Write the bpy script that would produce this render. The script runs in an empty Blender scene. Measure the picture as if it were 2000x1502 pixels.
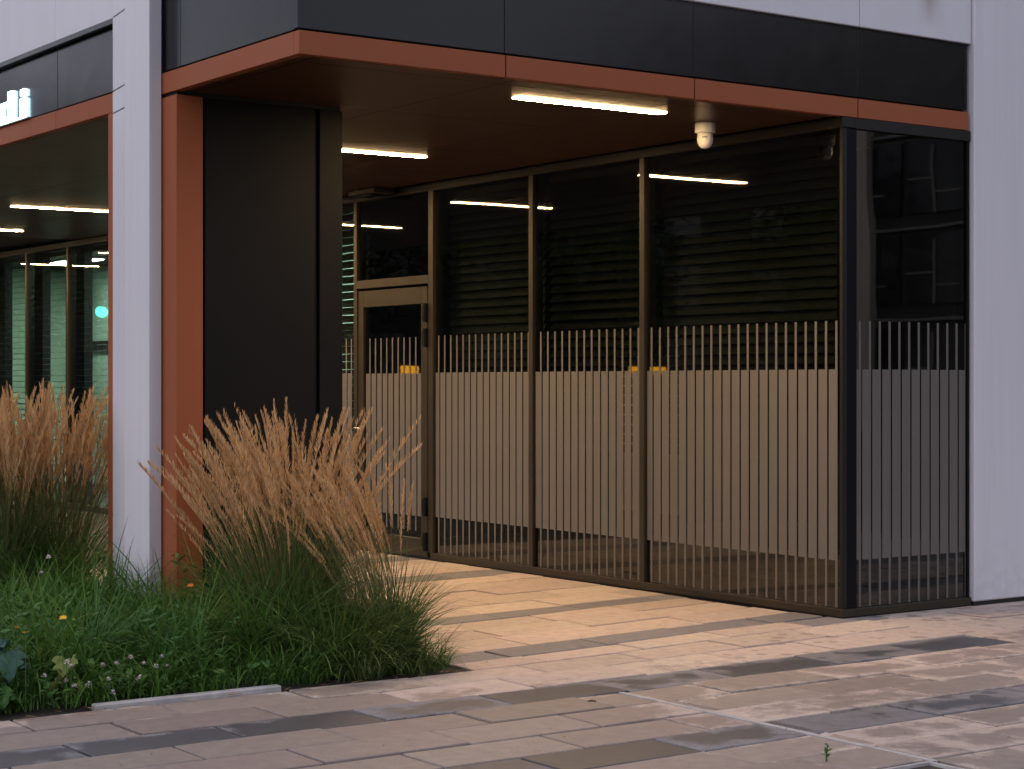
import bpy, bmesh, math, random
import numpy as np
from mathutils import Vector, Matrix

random.seed(7)
rng = np.random.default_rng(11)
SC = bpy.context.scene
COL = SC.collection
R = math.radians

# ------------------------------------------------------------------ camera
cam_d = bpy.data.cameras.new('camera')
cam = bpy.data.objects.new('camera', cam_d)
COL.objects.link(cam)
cam.location = (0, 0, 1.42)
cam.rotation_euler = (R(90), 0, R(54.8 - 90))
cam_d.sensor_width = 36
cam_d.lens = 36 * 3640 / 2000
cam_d.shift_y = -0.002
cam_d.clip_start = 0.1
cam_d.clip_end = 2000
SC.camera = cam

# ------------------------------------------------------------------ world, sun, exposure
SUN_EL, SUN_AZ = R(3.0), R(172)          # low sun, to the left of the view (behind cloud)
w = bpy.data.worlds.new('World')
SC.world = w
w.use_nodes = True
wt = w.node_tree
wt.nodes.clear()
wn = wt.nodes.new
bg = wn('ShaderNodeBackground')
bg.inputs['Strength'].default_value = 0.108
sky = wn('ShaderNodeTexSky')
sky.sky_type = 'NISHITA'
sky.sun_disc = False
sky.sun_elevation = SUN_EL
sky.sun_rotation = R(90) - SUN_AZ
sky.air_density = 1.0
sky.dust_density = 1.5
sky.ozone_density = 2.5
tcw = wn('ShaderNodeTexCoord')
mapw = wn('ShaderNodeMapping')
mapw.inputs['Scale'].default_value = (1.0, 1.0, 2.2)
nzw = wn('ShaderNodeTexNoise')
nzw.inputs['Scale'].default_value = 2.6
nzw.inputs['Detail'].default_value = 7
nzw.inputs['Roughness'].default_value = 0.55
rpw = wn('ShaderNodeValToRGB')
rpw.color_ramp.elements[0].position = 0.30
rpw.color_ramp.elements[1].position = 0.55
nzw2 = wn('ShaderNodeTexNoise')
nzw2.inputs['Scale'].default_value = 14.0
nzw2.inputs['Detail'].default_value = 6
rpc = wn('ShaderNodeValToRGB')
rpc.color_ramp.elements[0].position = 0.3
rpc.color_ramp.elements[0].color = (2.15, 2.15, 2.7, 1)
rpc.color_ramp.elements[1].position = 0.72
rpc.color_ramp.elements[1].color = (6.1, 6.15, 7.1, 1)
mxw = wn('ShaderNodeMix')
mxw.data_type = 'RGBA'
outw = wn('ShaderNodeOutputWorld')
L = wt.links.new
L(tcw.outputs['Generated'], mapw.inputs['Vector'])
L(mapw.outputs['Vector'], nzw.inputs['Vector'])
L(mapw.outputs['Vector'], nzw2.inputs['Vector'])
L(nzw.outputs['Fac'], rpw.inputs['Fac'])
L(nzw2.outputs['Fac'], rpc.inputs['Fac'])
L(rpw.outputs['Color'], mxw.inputs['Factor'])
L(sky.outputs['Color'], mxw.inputs['A'])
L(rpc.outputs['Color'], mxw.inputs['B'])
L(mxw.outputs['Result'], bg.inputs['Color'])
L(bg.outputs['Background'], outw.inputs['Surface'])

sun_d = bpy.data.lights.new('sun', 'SUN')
sun_d.energy = 0.28
sun_d.angle = R(40)
sun_d.color = (1.0, 0.93, 0.97)
sun = bpy.data.objects.new('sun', sun_d)
COL.objects.link(sun)
sd = Vector((math.cos(R(12)) * math.cos(SUN_AZ), math.cos(R(12)) * math.sin(SUN_AZ), math.sin(R(12))))
sun.rotation_euler = (-sd).to_track_quat('-Z', 'Y').to_euler()
sun.location = (-20, -10, 20)

SC.view_settings.view_transform = 'Standard'
SC.view_settings.look = 'None'
SC.view_settings.gamma = 1
SC.view_settings.use_curve_mapping = False
SC.view_settings.exposure = 1.3
SC.render.engine = 'CYCLES'
SC.cycles.max_bounces = 8
SC.cycles.transparent_max_bounces = 24
SC.cycles.caustics_reflective = False
SC.cycles.caustics_refractive = False
SC.cycles.sample_clamp_indirect = 4.0
LAMP = 84.0           # emission strength of the soffit strips

# ------------------------------------------------------------------ materials
def newmat(name):
    m = bpy.data.materials.new(name)
    m.use_nodes = True
    t = m.node_tree
    p = t.nodes['Principled BSDF']
    return m, t, p

def simple(name, col, rough=0.5, metal=0.0, spec=0.5, noise=0.0, nscale=6.0, bump=0.0, bscale=200.0):
    m, t, p = newmat(name)
    p.inputs['Base Color'].default_value = (*col, 1)
    p.inputs['Roughness'].default_value = rough
    p.inputs['Metallic'].default_value = metal
    p.inputs['Specular IOR Level'].default_value = spec
    tc = t.nodes.new('ShaderNodeTexCoord')
    if noise > 0:
        n = t.nodes.new('ShaderNodeTexNoise')
        n.inputs['Scale'].default_value = nscale
        n.inputs['Detail'].default_value = 5
        t.links.new(tc.outputs['Object'], n.inputs['Vector'])
        mr = t.nodes.new('ShaderNodeMapRange')
        mr.inputs['To Min'].default_value = 1 - noise
        mr.inputs['To Max'].default_value = 1 + noise
        t.links.new(n.outputs['Fac'], mr.inputs['Value'])
        mx = t.nodes.new('ShaderNodeMix')
        mx.data_type = 'RGBA'; mx.blend_type = 'MULTIPLY'
        mx.inputs['Factor'].default_value = 1
        mx.inputs['A'].default_value = (*col, 1)
        t.links.new(mr.outputs['Result'], mx.inputs['B'])
        t.links.new(mx.outputs['Result'], p.inputs['Base Color'])
        mr2 = t.nodes.new('ShaderNodeMapRange')
        mr2.inputs['To Min'].default_value = max(0.02, rough * 0.8)
        mr2.inputs['To Max'].default_value = min(1, rough * 1.2)
        t.links.new(n.outputs['Fac'], mr2.inputs['Value'])
        t.links.new(mr2.outputs['Result'], p.inputs['Roughness'])
    if bump > 0:
        n2 = t.nodes.new('ShaderNodeTexNoise')
        n2.inputs['Scale'].default_value = bscale
        n2.inputs['Detail'].default_value = 3
        t.links.new(tc.outputs['Object'], n2.inputs['Vector'])
        b = t.nodes.new('ShaderNodeBump')
        b.inputs['Strength'].default_value = bump
        b.inputs['Distance'].default_value = 0.01
        t.links.new(n2.outputs['Fac'], b.inputs['Height'])
        t.links.new(b.outputs['Normal'], p.inputs['Normal'])
    return m

M = {}
M['white0'] = simple('white_coated_metal', (0.60, 0.59, 0.63), 0.45, noise=0.04, nscale=1.5, bump=0.02, bscale=3)
M['copper'] = simple('copper_brown_coating', (0.275, 0.080, 0.032), 0.55, spec=0.22, noise=0.05, nscale=2.5, bump=0.015, bscale=4)
M['black'] = simple('black_glossy_coating', (0.008, 0.008, 0.008), 0.20, spec=0.32, noise=0.3, nscale=5, bump=0.10, bscale=5)
M['blackmatt'] = simple('black_matt_coating', (0.0035, 0.0035, 0.0035), 0.5, spec=0.14, noise=0.1, nscale=2)
M['frame'] = simple('bronze_window_frame', (0.027, 0.0205, 0.012), 0.42, metal=0.1, spec=0.35, noise=0.08, nscale=4)
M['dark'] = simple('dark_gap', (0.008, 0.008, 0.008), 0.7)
M['frame_shaded'] = simple('bronze_rail_shaded', (0.0095, 0.0078, 0.0055), 0.45, spec=0.25)  # frame bronze darkened, so the head rail's shade is painted into its colour
M['gasket'] = simple('rubber_gasket', (0.004, 0.004, 0.005), 0.5, spec=0.10)
M['film'] = simple('frosted_film', (0.118, 0.108, 0.098), 0.55, spec=0.2, noise=0.09, nscale=2.2)
M['steel'] = simple('brushed_steel', (0.62, 0.58, 0.52), 0.25, metal=1.0)
M['cctv'] = simple('white_plastic', (0.72, 0.70, 0.68), 0.4)
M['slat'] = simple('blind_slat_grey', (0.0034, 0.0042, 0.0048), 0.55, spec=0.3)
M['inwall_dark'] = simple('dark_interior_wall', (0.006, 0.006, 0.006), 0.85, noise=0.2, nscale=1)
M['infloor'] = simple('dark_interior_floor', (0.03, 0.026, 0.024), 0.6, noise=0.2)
M['inwall_pale'] = simple('pale_green_wall', (0.42, 0.55, 0.47), 0.8, noise=0.06, nscale=1)
M['soil'] = simple('dark_soil', (0.030, 0.022, 0.015), 0.95, noise=0.5, nscale=14, bump=0.8, bscale=40)
M['bed'] = simple('joint_sand', (0.030, 0.026, 0.023), 0.95, noise=0.3, nscale=30)
M['edging'] = simple('pale_concrete_edging', (0.38, 0.36, 0.35), 0.85, noise=0.45, nscale=12, bump=0.2, bscale=90)
M['asphalt'] = simple('asphalt', (0.05, 0.05, 0.05), 0.85, noise=0.2, nscale=20, bump=0.3, bscale=150)
M['bark'] = simple('bark', (0.07, 0.05, 0.035), 0.9, noise=0.3, nscale=8)
M['bgwall'] = simple('pale_render', (0.52, 0.48, 0.42), 0.8, noise=0.1, nscale=0.6)
M['bgdark'] = simple('dark_far_facade', (0.035, 0.034, 0.033), 0.8, noise=0.2, nscale=0.5)
M['bgbar'] = simple('grey_far_bars', (0.20, 0.19, 0.18), 0.8)
M['bgwin'] = simple('dark_far_glass', (0.02, 0.02, 0.025), 0.1)

def emis(name, col, strength):
    m = bpy.data.materials.new(name); m.use_nodes = True
    t = m.node_tree; t.nodes.clear()
    e = t.nodes.new('ShaderNodeEmission')
    e.inputs['Color'].default_value = (*col, 1); e.inputs['Strength'].default_value = strength
    o = t.nodes.new('ShaderNodeOutputMaterial')
    t.links.new(e.outputs[0], o.inputs['Surface'])
    return m
M['lamp'] = emis('warm_lamp', (1.0, 0.64, 0.30), LAMP)
M['sign'] = emis('cold_sign', (0.50, 0.82, 1.0), 5.0)
M['inlamp'] = emis('office_lamp', (0.80, 1.0, 0.86), 48.0)
M['green'] = emis('green_signal', (0.05, 1.0, 0.62), 6.0)
M['yellow'] = emis('yellow_lightbox', (1.0, 0.42, 0.02), 2.0)
M['bluewhite'] = emis('blue_white_lightbox', (0.55, 0.70, 1.0), 3.0)

def glass_mat():
    m = bpy.data.materials.new('tinted_glazing'); m.use_nodes = True
    t = m.node_tree; t.nodes.clear()
    tr = t.nodes.new('ShaderNodeBsdfTransparent')
    tr.inputs['Color'].default_value = (0.62, 0.66, 0.62, 1)
    gl = t.nodes.new('ShaderNodeBsdfGlossy')
    gl.inputs['Roughness'].default_value = 0.015
    gl.inputs['Color'].default_value = (0.95, 0.95, 0.92, 1)
    fr = t.nodes.new('ShaderNodeFresnel'); fr.inputs['IOR'].default_value = 1.75
    tc = t.nodes.new('ShaderNodeTexCoord')
    nz = t.nodes.new('ShaderNodeTexNoise'); nz.inputs['Scale'].default_value = 1.3
    nz.inputs['Detail'].default_value = 1
    bp = t.nodes.new('ShaderNodeBump'); bp.inputs['Strength'].default_value = 0.02
    bp.inputs['Distance'].default_value = 0.05
    mx = t.nodes.new('ShaderNodeMixShader')
    o = t.nodes.new('ShaderNodeOutputMaterial')
    l = t.links.new
    l(tc.outputs['Object'], nz.inputs['Vector'])
    l(nz.outputs['Fac'], bp.inputs['Height'])
    l(bp.outputs['Normal'], gl.inputs['Normal'])
    ge = t.nodes.new('ShaderNodeNewGeometry')
    inv = t.nodes.new('ShaderNodeMath'); inv.operation = 'SUBTRACT'; inv.inputs[0].default_value = 1.0
    ml = t.nodes.new('ShaderNodeMath'); ml.operation = 'MULTIPLY'
    l(ge.outputs['Backfacing'], inv.inputs[1]); l(inv.outputs[0], ml.inputs[0]); l(fr.outputs[0], ml.inputs[1])
    l(ml.outputs[0], mx.inputs[0]); l(tr.outputs[0], mx.inputs[1]); l(gl.outputs[0], mx.inputs[2])
    l(mx.outputs[0], o.inputs['Surface'])
    return m
M['glass'] = glass_mat()

def soffit_mat():
    m, t, p = newmat('perforated_brown_soffit')
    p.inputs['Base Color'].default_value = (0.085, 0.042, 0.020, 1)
    p.inputs['Roughness'].default_value = 0.34
    p.inputs['Specular IOR Level'].default_value = 0.26
    l = t.links.new
    tc = t.nodes.new('ShaderNodeTexCoord')
    mp = t.nodes.new('ShaderNodeMapping')
    mp.inputs['Scale'].default_value = (36, 36, 1)
    fr = t.nodes.new('ShaderNodeVectorMath'); fr.operation = 'FRACTION'
    sb = t.nodes.new('ShaderNodeVectorMath'); sb.operation = 'SUBTRACT'
    sb.inputs[1].default_value = (0.5, 0.5, 0)
    sx = t.nodes.new('ShaderNodeSeparateXYZ'); cb = t.nodes.new('ShaderNodeCombineXYZ')
    ln = t.nodes.new('ShaderNodeVectorMath'); ln.operation = 'LENGTH'
    lt = t.nodes.new('ShaderNodeMath'); lt.operation = 'LESS_THAN'; lt.inputs[1].default_value = 0.2
    mx = t.nodes.new('ShaderNodeMix'); mx.data_type = 'RGBA'
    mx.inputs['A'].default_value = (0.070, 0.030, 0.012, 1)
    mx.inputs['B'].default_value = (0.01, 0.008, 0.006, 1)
    l(tc.outputs['Object'], mp.inputs['Vector']); l(mp.outputs[0], fr.inputs[0]); l(fr.outputs[0], sb.inputs[0])
    l(sb.outputs[0], sx.inputs[0]); l(sx.outputs[0], cb.inputs[0]); l(sx.outputs[1], cb.inputs[1])
    l(cb.outputs[0], ln.inputs[0]); l(ln.outputs['Value'], lt.inputs[0])
    l(lt.outputs[0], mx.inputs['Factor']); l(mx.outputs['Result'], p.inputs['Base Color'])
    nz = t.nodes.new('ShaderNodeTexNoise'); nz.inputs['Scale'].default_value = 2.0
    bp = t.nodes.new('ShaderNodeBump'); bp.inputs['Strength'].default_value = 0.05; bp.inputs['Distance'].default_value = 0.03
    l(tc.outputs['Object'], nz.inputs['Vector']); l(nz.outputs['Fac'], bp.inputs['Height'])
    l(bp.outputs['Normal'], p.inputs['Normal'])
    return m
M['soffit'] = soffit_mat()

def stained_white():
    """white cladding with one rusty run-off streak near the right pier"""
    m, t, p = newmat('white_cladding')
    l = t.links.new
    p.inputs['Roughness'].default_value = 0.45
    geo = t.nodes.new('ShaderNodeNewGeometry')
    sx = t.nodes.new('ShaderNodeSeparateXYZ')
    l(geo.outputs['Position'], sx.inputs[0])
    nz = t.nodes.new('ShaderNodeTexNoise'); nz.inputs['Scale'].default_value = 9; nz.inputs['Detail'].default_value = 5
    mp = t.nodes.new('ShaderNodeMapping'); mp.inputs['Scale'].default_value = (1, 1, 0.22)
    l(geo.outputs['Position'], mp.inputs['Vector']); l(mp.outputs[0], nz.inputs['Vector'])
    # distance from streak axis x = 8.83
    a = t.nodes.new('ShaderNodeMath'); a.operation = 'SUBTRACT'; a.inputs[1].default_value = 8.83
    b = t.nodes.new('ShaderNodeMath'); b.operation = 'ABSOLUTE'
    c = t.nodes.new('ShaderNodeMapRange')
    c.inputs['From Min'].default_value = 0.0; c.inputs['From Max'].default_value = 0.13
    c.inputs['To Min'].default_value = 1; c.inputs['To Max'].default_value = 0
    z = t.nodes.new('ShaderNodeMapRange')
    z.inputs['From Min'].default_value = 3.62; z.inputs['From Max'].default_value = 3.85
    l(sx.outputs[0], a.inputs[0]); l(a.outputs[0], b.inputs[0]); l(b.outputs[0], c.inputs['Value'])
    l(sx.outputs[2], z.inputs['Value'])
    f = t.nodes.new('ShaderNodeMath'); f.operation = 'MULTIPLY'
    l(c.outputs['Result'], f.inputs[0]); l(z.outputs['Result'], f.inputs[1])
    g = t.nodes.new('ShaderNodeMath'); g.operation = 'MULTIPLY'
    l(f.outputs[0], g.inputs[0]); l(nz.outputs['Fac'], g.inputs[1])
    mx = t.nodes.new('ShaderNodeMix'); mx.data_type = 'RGBA'
    mx.inputs['A'].default_value = (0.60, 0.59, 0.63, 1); mx.inputs['B'].default_value = (0.17, 0.09, 0.06, 1)
    l(g.outputs[0], mx.inputs['Factor'])
    mm = t.nodes.new('ShaderNodeMix'); mm.data_type = 'RGBA'; mm.blend_type = 'MULTIPLY'; mm.inputs['Factor'].default_value = 1
    mr = t.nodes.new('ShaderNodeMapRange'); mr.inputs['To Min'].default_value = 0.94; mr.inputs['To Max'].default_value = 1.05
    l(nz.outputs['Fac'], mr.inputs['Value']); l(mx.outputs['Result'], mm.inputs['A']); l(mr.outputs['Result'], mm.inputs['B'])
    l(mm.outputs['Result'], p.inputs['Base Color'])
    return m
M['cladding'] = stained_white()

def dirty_white():
    """white coated metal with faint run-off streaks and splash dirt at the foot"""
    m, t, p = newmat('white_coated_metal_weathered')
    l = t.links.new; nn = t.nodes.new
    p.inputs['Roughness'].default_value = 0.45
    geo = nn('ShaderNodeNewGeometry'); sx = nn('ShaderNodeSeparateXYZ'); l(geo.outputs['Position'], sx.inputs[0])
    mp = nn('ShaderNodeMapping'); mp.inputs['Scale'].default_value = (22, 22, 0.9); l(geo.outputs['Position'], mp.inputs['Vector'])
    st = nn('ShaderNodeTexNoise'); st.inputs['Scale'].default_value = 1; st.inputs['Detail'].default_value = 5; l(mp.outputs[0], st.inputs['Vector'])
    nz = nn('ShaderNodeTexNoise'); nz.inputs['Scale'].default_value = 16; nz.inputs['Detail'].default_value = 7; l(geo.outputs['Position'], nz.inputs['Vector'])
    sm = nn('ShaderNodeMapRange'); sm.inputs['From Min'].default_value = 0.3; sm.inputs['From Max'].default_value = 0.7
    sm.inputs['To Min'].default_value = 0.965; sm.inputs['To Max'].default_value = 1.02; l(st.outputs['Fac'], sm.inputs['Value'])
    mm = nn('ShaderNodeMix'); mm.data_type = 'RGBA'; mm.blend_type = 'MULTIPLY'; mm.inputs['Factor'].default_value = 1
    mm.inputs['A'].default_value = (0.60, 0.59, 0.63, 1); l(sm.outputs[0], mm.inputs['B'])
    zf = nn('ShaderNodeMapRange'); zf.inputs['From Min'].default_value = 0.42; zf.inputs['From Max'].default_value = 0.0; l(sx.outputs[2], zf.inputs['Value'])
    nm = nn('ShaderNodeMapRange'); nm.inputs['From Min'].default_value = 0.42; nm.inputs['From Max'].default_value = 0.68; l(nz.outputs['Fac'], nm.inputs['Value'])
    f = nn('ShaderNodeMath'); f.operation = 'MULTIPLY'; l(zf.outputs[0], f.inputs[0]); l(nm.outputs[0], f.inputs[1])
    f2 = nn('ShaderNodeMath'); f2.operation = 'MULTIPLY'; f2.inputs[1].default_value = 0.22; l(f.outputs[0], f2.inputs[0])
    mx = nn('ShaderNodeMix'); mx.data_type = 'RGBA'; l(f2.outputs[0], mx.inputs['Factor'])
    l(mm.outputs['Result'], mx.inputs['A']); mx.inputs['B'].default_value = (0.24, 0.20, 0.17, 1)
    l(mx.outputs['Result'], p.inputs['Base Color'])
    nb_ = nn('ShaderNodeTexNoise'); nb_.inputs['Scale'].default_value = 2.5; l(geo.outputs['Position'], nb_.inputs['Vector'])
    b = nn('ShaderNodeBump'); b.inputs['Strength'].default_value = 0.03; b.inputs['Distance'].default_value = 0.02
    l(nb_.outputs['Fac'], b.inputs['Height']); l(b.outputs['Normal'], p.inputs['Normal'])
    return m
M['white'] = dirty_white()

def slab_mat(name, dry, damp, dark):
    m, t, p = newmat(name)
    l = t.links.new
    nn = t.nodes.new
    tc = nn('ShaderNodeTexCoord'); geo = nn('ShaderNodeNewGeometry'); oi = nn('ShaderNodeObjectInfo')
    # patchy damp: large noise, each slab shifted by its own random
    off = nn('ShaderNodeVectorMath'); off.operation = 'SCALE'; off.inputs[0].default_value = (3.1, 5.7, 1.3)
    l(oi.outputs['Random'], off.inputs['Scale'])
    add = nn('ShaderNodeVectorMath'); l(geo.outputs['Position'], add.inputs[0]); l(off.outputs[0], add.inputs[1])
    n1 = nn('ShaderNodeTexNoise'); n1.inputs['Scale'].default_value = 2.6; n1.inputs['Detail'].default_value = 9
    n1.inputs['Roughness'].default_value = 0.78
    l(add.outputs[0], n1.inputs['Vector'])
    # edge distance inside the slab (generated coordinates)
    sg = nn('ShaderNodeSeparateXYZ'); l(tc.outputs['Generated'], sg.inputs[0])
    def edge(o, k):
        a = nn('ShaderNodeMath'); a.operation = 'SUBTRACT'; a.inputs[1].default_value = 0.5; l(sg.outputs[o], a.inputs[0])
        b = nn('ShaderNodeMath'); b.operation = 'ABSOLUTE'; l(a.outputs[0], b.inputs[0])
        c = nn('ShaderNodeMapRange'); c.inputs['From Min'].default_value = 0.5; c.inputs['From Max'].default_value = 0.5 - k
        l(b.outputs[0], c.inputs['Value']); return c
    ex, ey = edge(0, 0.20), edge(1, 0.34)
    mn = nn('ShaderNodeMath'); mn.operation = 'MINIMUM'; l(ex.outputs[0], mn.inputs[0]); l(ey.outputs[0], mn.inputs[1])
    # where rain reached: outside the canopy; fully damp at front left
    sp = nn('ShaderNodeSeparateXYZ'); l(geo.outputs['Position'], sp.inputs[0])
    rain = nn('ShaderNodeMapRange'); rain.inputs['From Min'].default_value = 7.5; rain.inputs['From Max'].default_value = 6.9
    rain.inputs['To Min'].default_value = -0.32; rain.inputs['To Max'].default_value = 0.06
    l(sp.outputs[1], rain.inputs['Value'])
    left = nn('ShaderNodeMapRange'); left.inputs['From Min'].default_value = 5.4; left.inputs['From Max'].default_value = 3.9
    left.inputs['To Min'].default_value = 0.0; left.inputs['To Max'].default_value = 0.42 if not dark else 0.12
    l(sp.outputs[0], left.inputs['Value'])
    rnd = nn('ShaderNodeMapRange'); rnd.inputs['To Min'].default_value = -0.10; rnd.inputs['To Max'].default_value = 0.08
    l(oi.outputs['Random'], rnd.inputs['Value'])
    s1 = nn('ShaderNodeMath'); l(n1.outputs['Fac'], s1.inputs[0]); l(rain.outputs[0], s1.inputs[1])
    s2 = nn('ShaderNodeMath'); l(s1.outputs[0], s2.inputs[0]); l(left.outputs[0], s2.inputs[1])
    s3 = nn('ShaderNodeMath'); l(s2.outputs[0], s3.inputs[0]); l(rnd.outputs[0], s3.inputs[1])
    em = nn('ShaderNodeMapRange'); em.inputs['To Min'].default_value = -0.10; em.inputs['To Max'].default_value = 0.03
    l(mn.outputs[0], em.inputs['Value'])
    s4 = nn('ShaderNodeMath'); l(s3.outputs[0], s4.inputs[0]); l(em.outputs[0], s4.inputs[1])
    wet = nn('ShaderNodeMapRange'); wet.inputs['From Min'].default_value = 0.455; wet.inputs['From Max'].default_value = 0.545
    l(s4.outputs[0], wet.inputs['Value'])
    # drips: small dark spots in patches near the shop corner
    vo = nn('ShaderNodeTexVoronoi'); vo.voronoi_dimensions = '2D'; vo.inputs['Scale'].default_value = 5.5; vo.inputs['Randomness'].default_value = 1
    l(geo.outputs['Position'], vo.inputs['Vector'])
    n3 = nn('ShaderNodeTexNoise'); n3.inputs['Scale'].default_value = 1.1; l(geo.outputs['Position'], n3.inputs['Vector'])
    dth = nn('ShaderNodeMapRange'); dth.inputs['From Min'].default_value = 0.40; dth.inputs['From Max'].default_value = 0.62
    dth.inputs['To Min'].default_value = 0.0; dth.inputs['To Max'].default_value = 0.27
    l(n3.outputs['Fac'], dth.inputs['Value'])
    dr = nn('ShaderNodeMath'); dr.operation = 'LESS_THAN'; l(vo.outputs['Distance'], dr.inputs[0]); l(dth.outputs[0], dr.inputs[1])
    xm = nn('ShaderNodeMapRange'); xm.inputs['From Min'].default_value = 5.6; xm.inputs['From Max'].default_value = 6.6
    l(sp.outputs[0], xm.inputs['Value'])
    ym = nn('ShaderNodeMapRange'); ym.inputs['From Min'].default_value = 8.5; ym.inputs['From Max'].default_value = 7.9
    l(sp.outputs[1], ym.inputs['Value'])
    d1 = nn('ShaderNodeMath'); d1.operation = 'MULTIPLY'; l(dr.outputs[0], d1.inputs[0]); l(xm.outputs[0], d1.inputs[1])
    d2 = nn('ShaderNodeMath'); d2.operation = 'MULTIPLY'; l(d1.outputs[0], d2.inputs[0]); l(ym.outputs[0], d2.inputs[1])
    d3 = nn('ShaderNodeMath'); d3.operation = 'MULTIPLY'; d3.inputs[1].default_value = 0.9; l(d2.outputs[0], d3.inputs[0])
    wmax = nn('ShaderNodeMath'); wmax.operation = 'MAXIMUM'; l(wet.outputs[0], wmax.inputs[0]); l(d3.outputs[0], wmax.inputs[1])
    mx = nn('ShaderNodeMix'); mx.data_type = 'RGBA'
    mx.inputs['A'].default_value = (*dry, 1); mx.inputs['B'].default_value = (*damp, 1)
    l(wmax.outputs[0], mx.inputs['Factor'])
    # slab-to-slab tone + fine grain
    hs = nn('ShaderNodeHueSaturation')
    v = nn('ShaderNodeMapRange'); v.inputs['To Min'].default_value = 0.86; v.inputs['To Max'].default_value = 1.12
    r2 = nn('ShaderNodeMath'); r2.operation = 'MULTIPLY'; r2.inputs[1].default_value = 7.31; l(oi.outputs['Random'], r2.inputs[0])
    r3 = nn('ShaderNodeMath'); r3.operation = 'FRACT'; l(r2.outputs[0], r3.inputs[0])
    l(r3.outputs[0], v.inputs['Value']); l(v.outputs[0], hs.inputs['Value'])
    hu = nn('ShaderNodeMapRange'); hu.inputs['To Min'].default_value = 0.5 if dark else 0.488; hu.inputs['To Max'].default_value = 0.5 if dark else 0.508
    l(oi.outputs['Random'], hu.inputs['Value']); l(hu.outputs[0], hs.inputs['Hue'])
    l(mx.outputs['Result'], hs.inputs['Color'])
    n4 = nn('ShaderNodeTexNoise'); n4.inputs['Scale'].default_value = 160; n4.inputs['Detail'].default_value = 4
    l(geo.outputs['Position'], n4.inputs['Vector'])
    n5 = nn('ShaderNodeTexNoise'); n5.inputs['Scale'].default_value = 14; n5.inputs['Detail'].default_value = 6
    l(geo.outputs['Position'], n5.inputs['Vector'])
    g1 = nn('ShaderNodeMapRange'); g1.inputs['From Min'].default_value = 0.3; g1.inputs['From Max'].default_value = 0.7
    g1.inputs['To Min'].default_value = 0.86; g1.inputs['To Max'].default_value = 1.12; l(n4.outputs['Fac'], g1.inputs['Value'])
    g2 = nn('ShaderNodeMapRange'); g2.inputs['From Min'].default_value = 0.3; g2.inputs['From Max'].default_value = 0.7
    g2.inputs['To Min'].default_value = 0.88; g2.inputs['To Max'].default_value = 1.1; l(n5.outputs['Fac'], g2.inputs['Value'])
    gm = nn('ShaderNodeMath'); gm.operation = 'MULTIPLY'; l(g1.outputs[0], gm.inputs[0]); l(g2.outputs[0], gm.inputs[1])
    mm = nn('ShaderNodeMix'); mm.data_type = 'RGBA'; mm.blend_type = 'MULTIPLY'; mm.inputs['Factor'].default_value = 1
    l(hs.outputs['Color'], mm.inputs['A']); l(gm.outputs[0], mm.inputs['B'])
    l(mm.outputs['Result'], p.inputs['Base Color'])
    ro = nn('ShaderNodeMapRange'); ro.inputs['To Min'].default_value = 0.85; ro.inputs['To Max'].default_value = 0.5 if dark else 0.62
    l(wmax.outputs[0], ro.inputs['Value']); l(ro.outputs[0], p.inputs['Roughness'])
    p.inputs['Specular IOR Level'].default_value = 0.4
    bp = nn('ShaderNodeBump'); bp.inputs['Strength'].default_value = 0.25; bp.inputs['Distance'].default_value = 0.004
    l(n4.outputs['Fac'], bp.inputs['Height']); l(bp.outputs['Normal'], p.inputs['Normal'])
    return m
M['slab'] = slab_mat('beige_concrete_slab', (0.435, 0.358, 0.308), (0.245, 0.198, 0.174), False)
M['slabdark'] = slab_mat('dark_grey_concrete_slab', (0.180, 0.170, 0.178), (0.064, 0.066, 0.076), True)

def foliage(name, c0, c1, c2=None, trans=0.25, rough=0.6):
    m = bpy.data.materials.new(name); m.use_nodes = True
    t = m.node_tree
    p = t.nodes['Principled BSDF']; p.inputs['Roughness'].default_value = rough
    p.inputs['Specular IOR Level'].default_value = 0.3
    at = t.nodes.new('ShaderNodeAttribute'); at.attribute_name = 'tone'
    rp = t.nodes.new('ShaderNodeValToRGB')
    rp.color_ramp.elements[0].color = (*c0, 1); rp.color_ramp.elements[1].color = (*c1, 1)
    if c2:
        e = rp.color_ramp.elements.new(0.93); e.color = (*c1, 1)
        rp.color_ramp.elements[-1].color = (*c2, 1)
    tr = t.nodes.new('ShaderNodeBsdfTranslucent')
    mx = t.nodes.new('ShaderNodeMixShader'); mx.inputs[0].default_value = trans
    o = t.nodes['Material Output']
    l = t.links.new
    l(at.outputs['Fac'], rp.inputs['Fac']); l(rp.outputs['Color'], p.inputs['Base Color']); l(rp.outputs['Color'], tr.inputs['Color'])
    l(p.outputs[0], mx.inputs[1]); l(tr.outputs[0], mx.inputs[2]); l(mx.outputs[0], o.inputs['Surface'])
    return m
M['grassleaf'] = foliage('reed_grass_leaf', (0.032, 0.072, 0.018), (0.14, 0.19, 0.050), (0.27, 0.22, 0.10))
M['plume'] = foliage('reed_grass_plume', (0.41, 0.24, 0.100), (0.74, 0.50, 0.26), trans=0.3, rough=0.8)
M['stem'] = foliage('reed_grass_stem', (0.10, 0.11, 0.035), (0.22, 0.17, 0.07), trans=0.1)
M['weed'] = foliage('weed_blades', (0.030, 0.095, 0.015), (0.110, 0.225, 0.032), (0.24, 0.27, 0.06))
M['weedleaf'] = foliage('weed_leaves', (0.032, 0.100, 0.024), (0.105, 0.22, 0.045))
M['bigleaf'] = foliage('blue_green_leaf', (0.030, 0.085, 0.060), (0.055, 0.12, 0.09), trans=0.1)
M['yleaf'] = foliage('yellow_green_leaf', (0.16, 0.22, 0.05), (0.26, 0.28, 0.07), trans=0.2)
M['treeleaf'] = foliage('tree_leaf', (0.006, 0.016, 0.006), (0.028, 0.048, 0.012))
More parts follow.
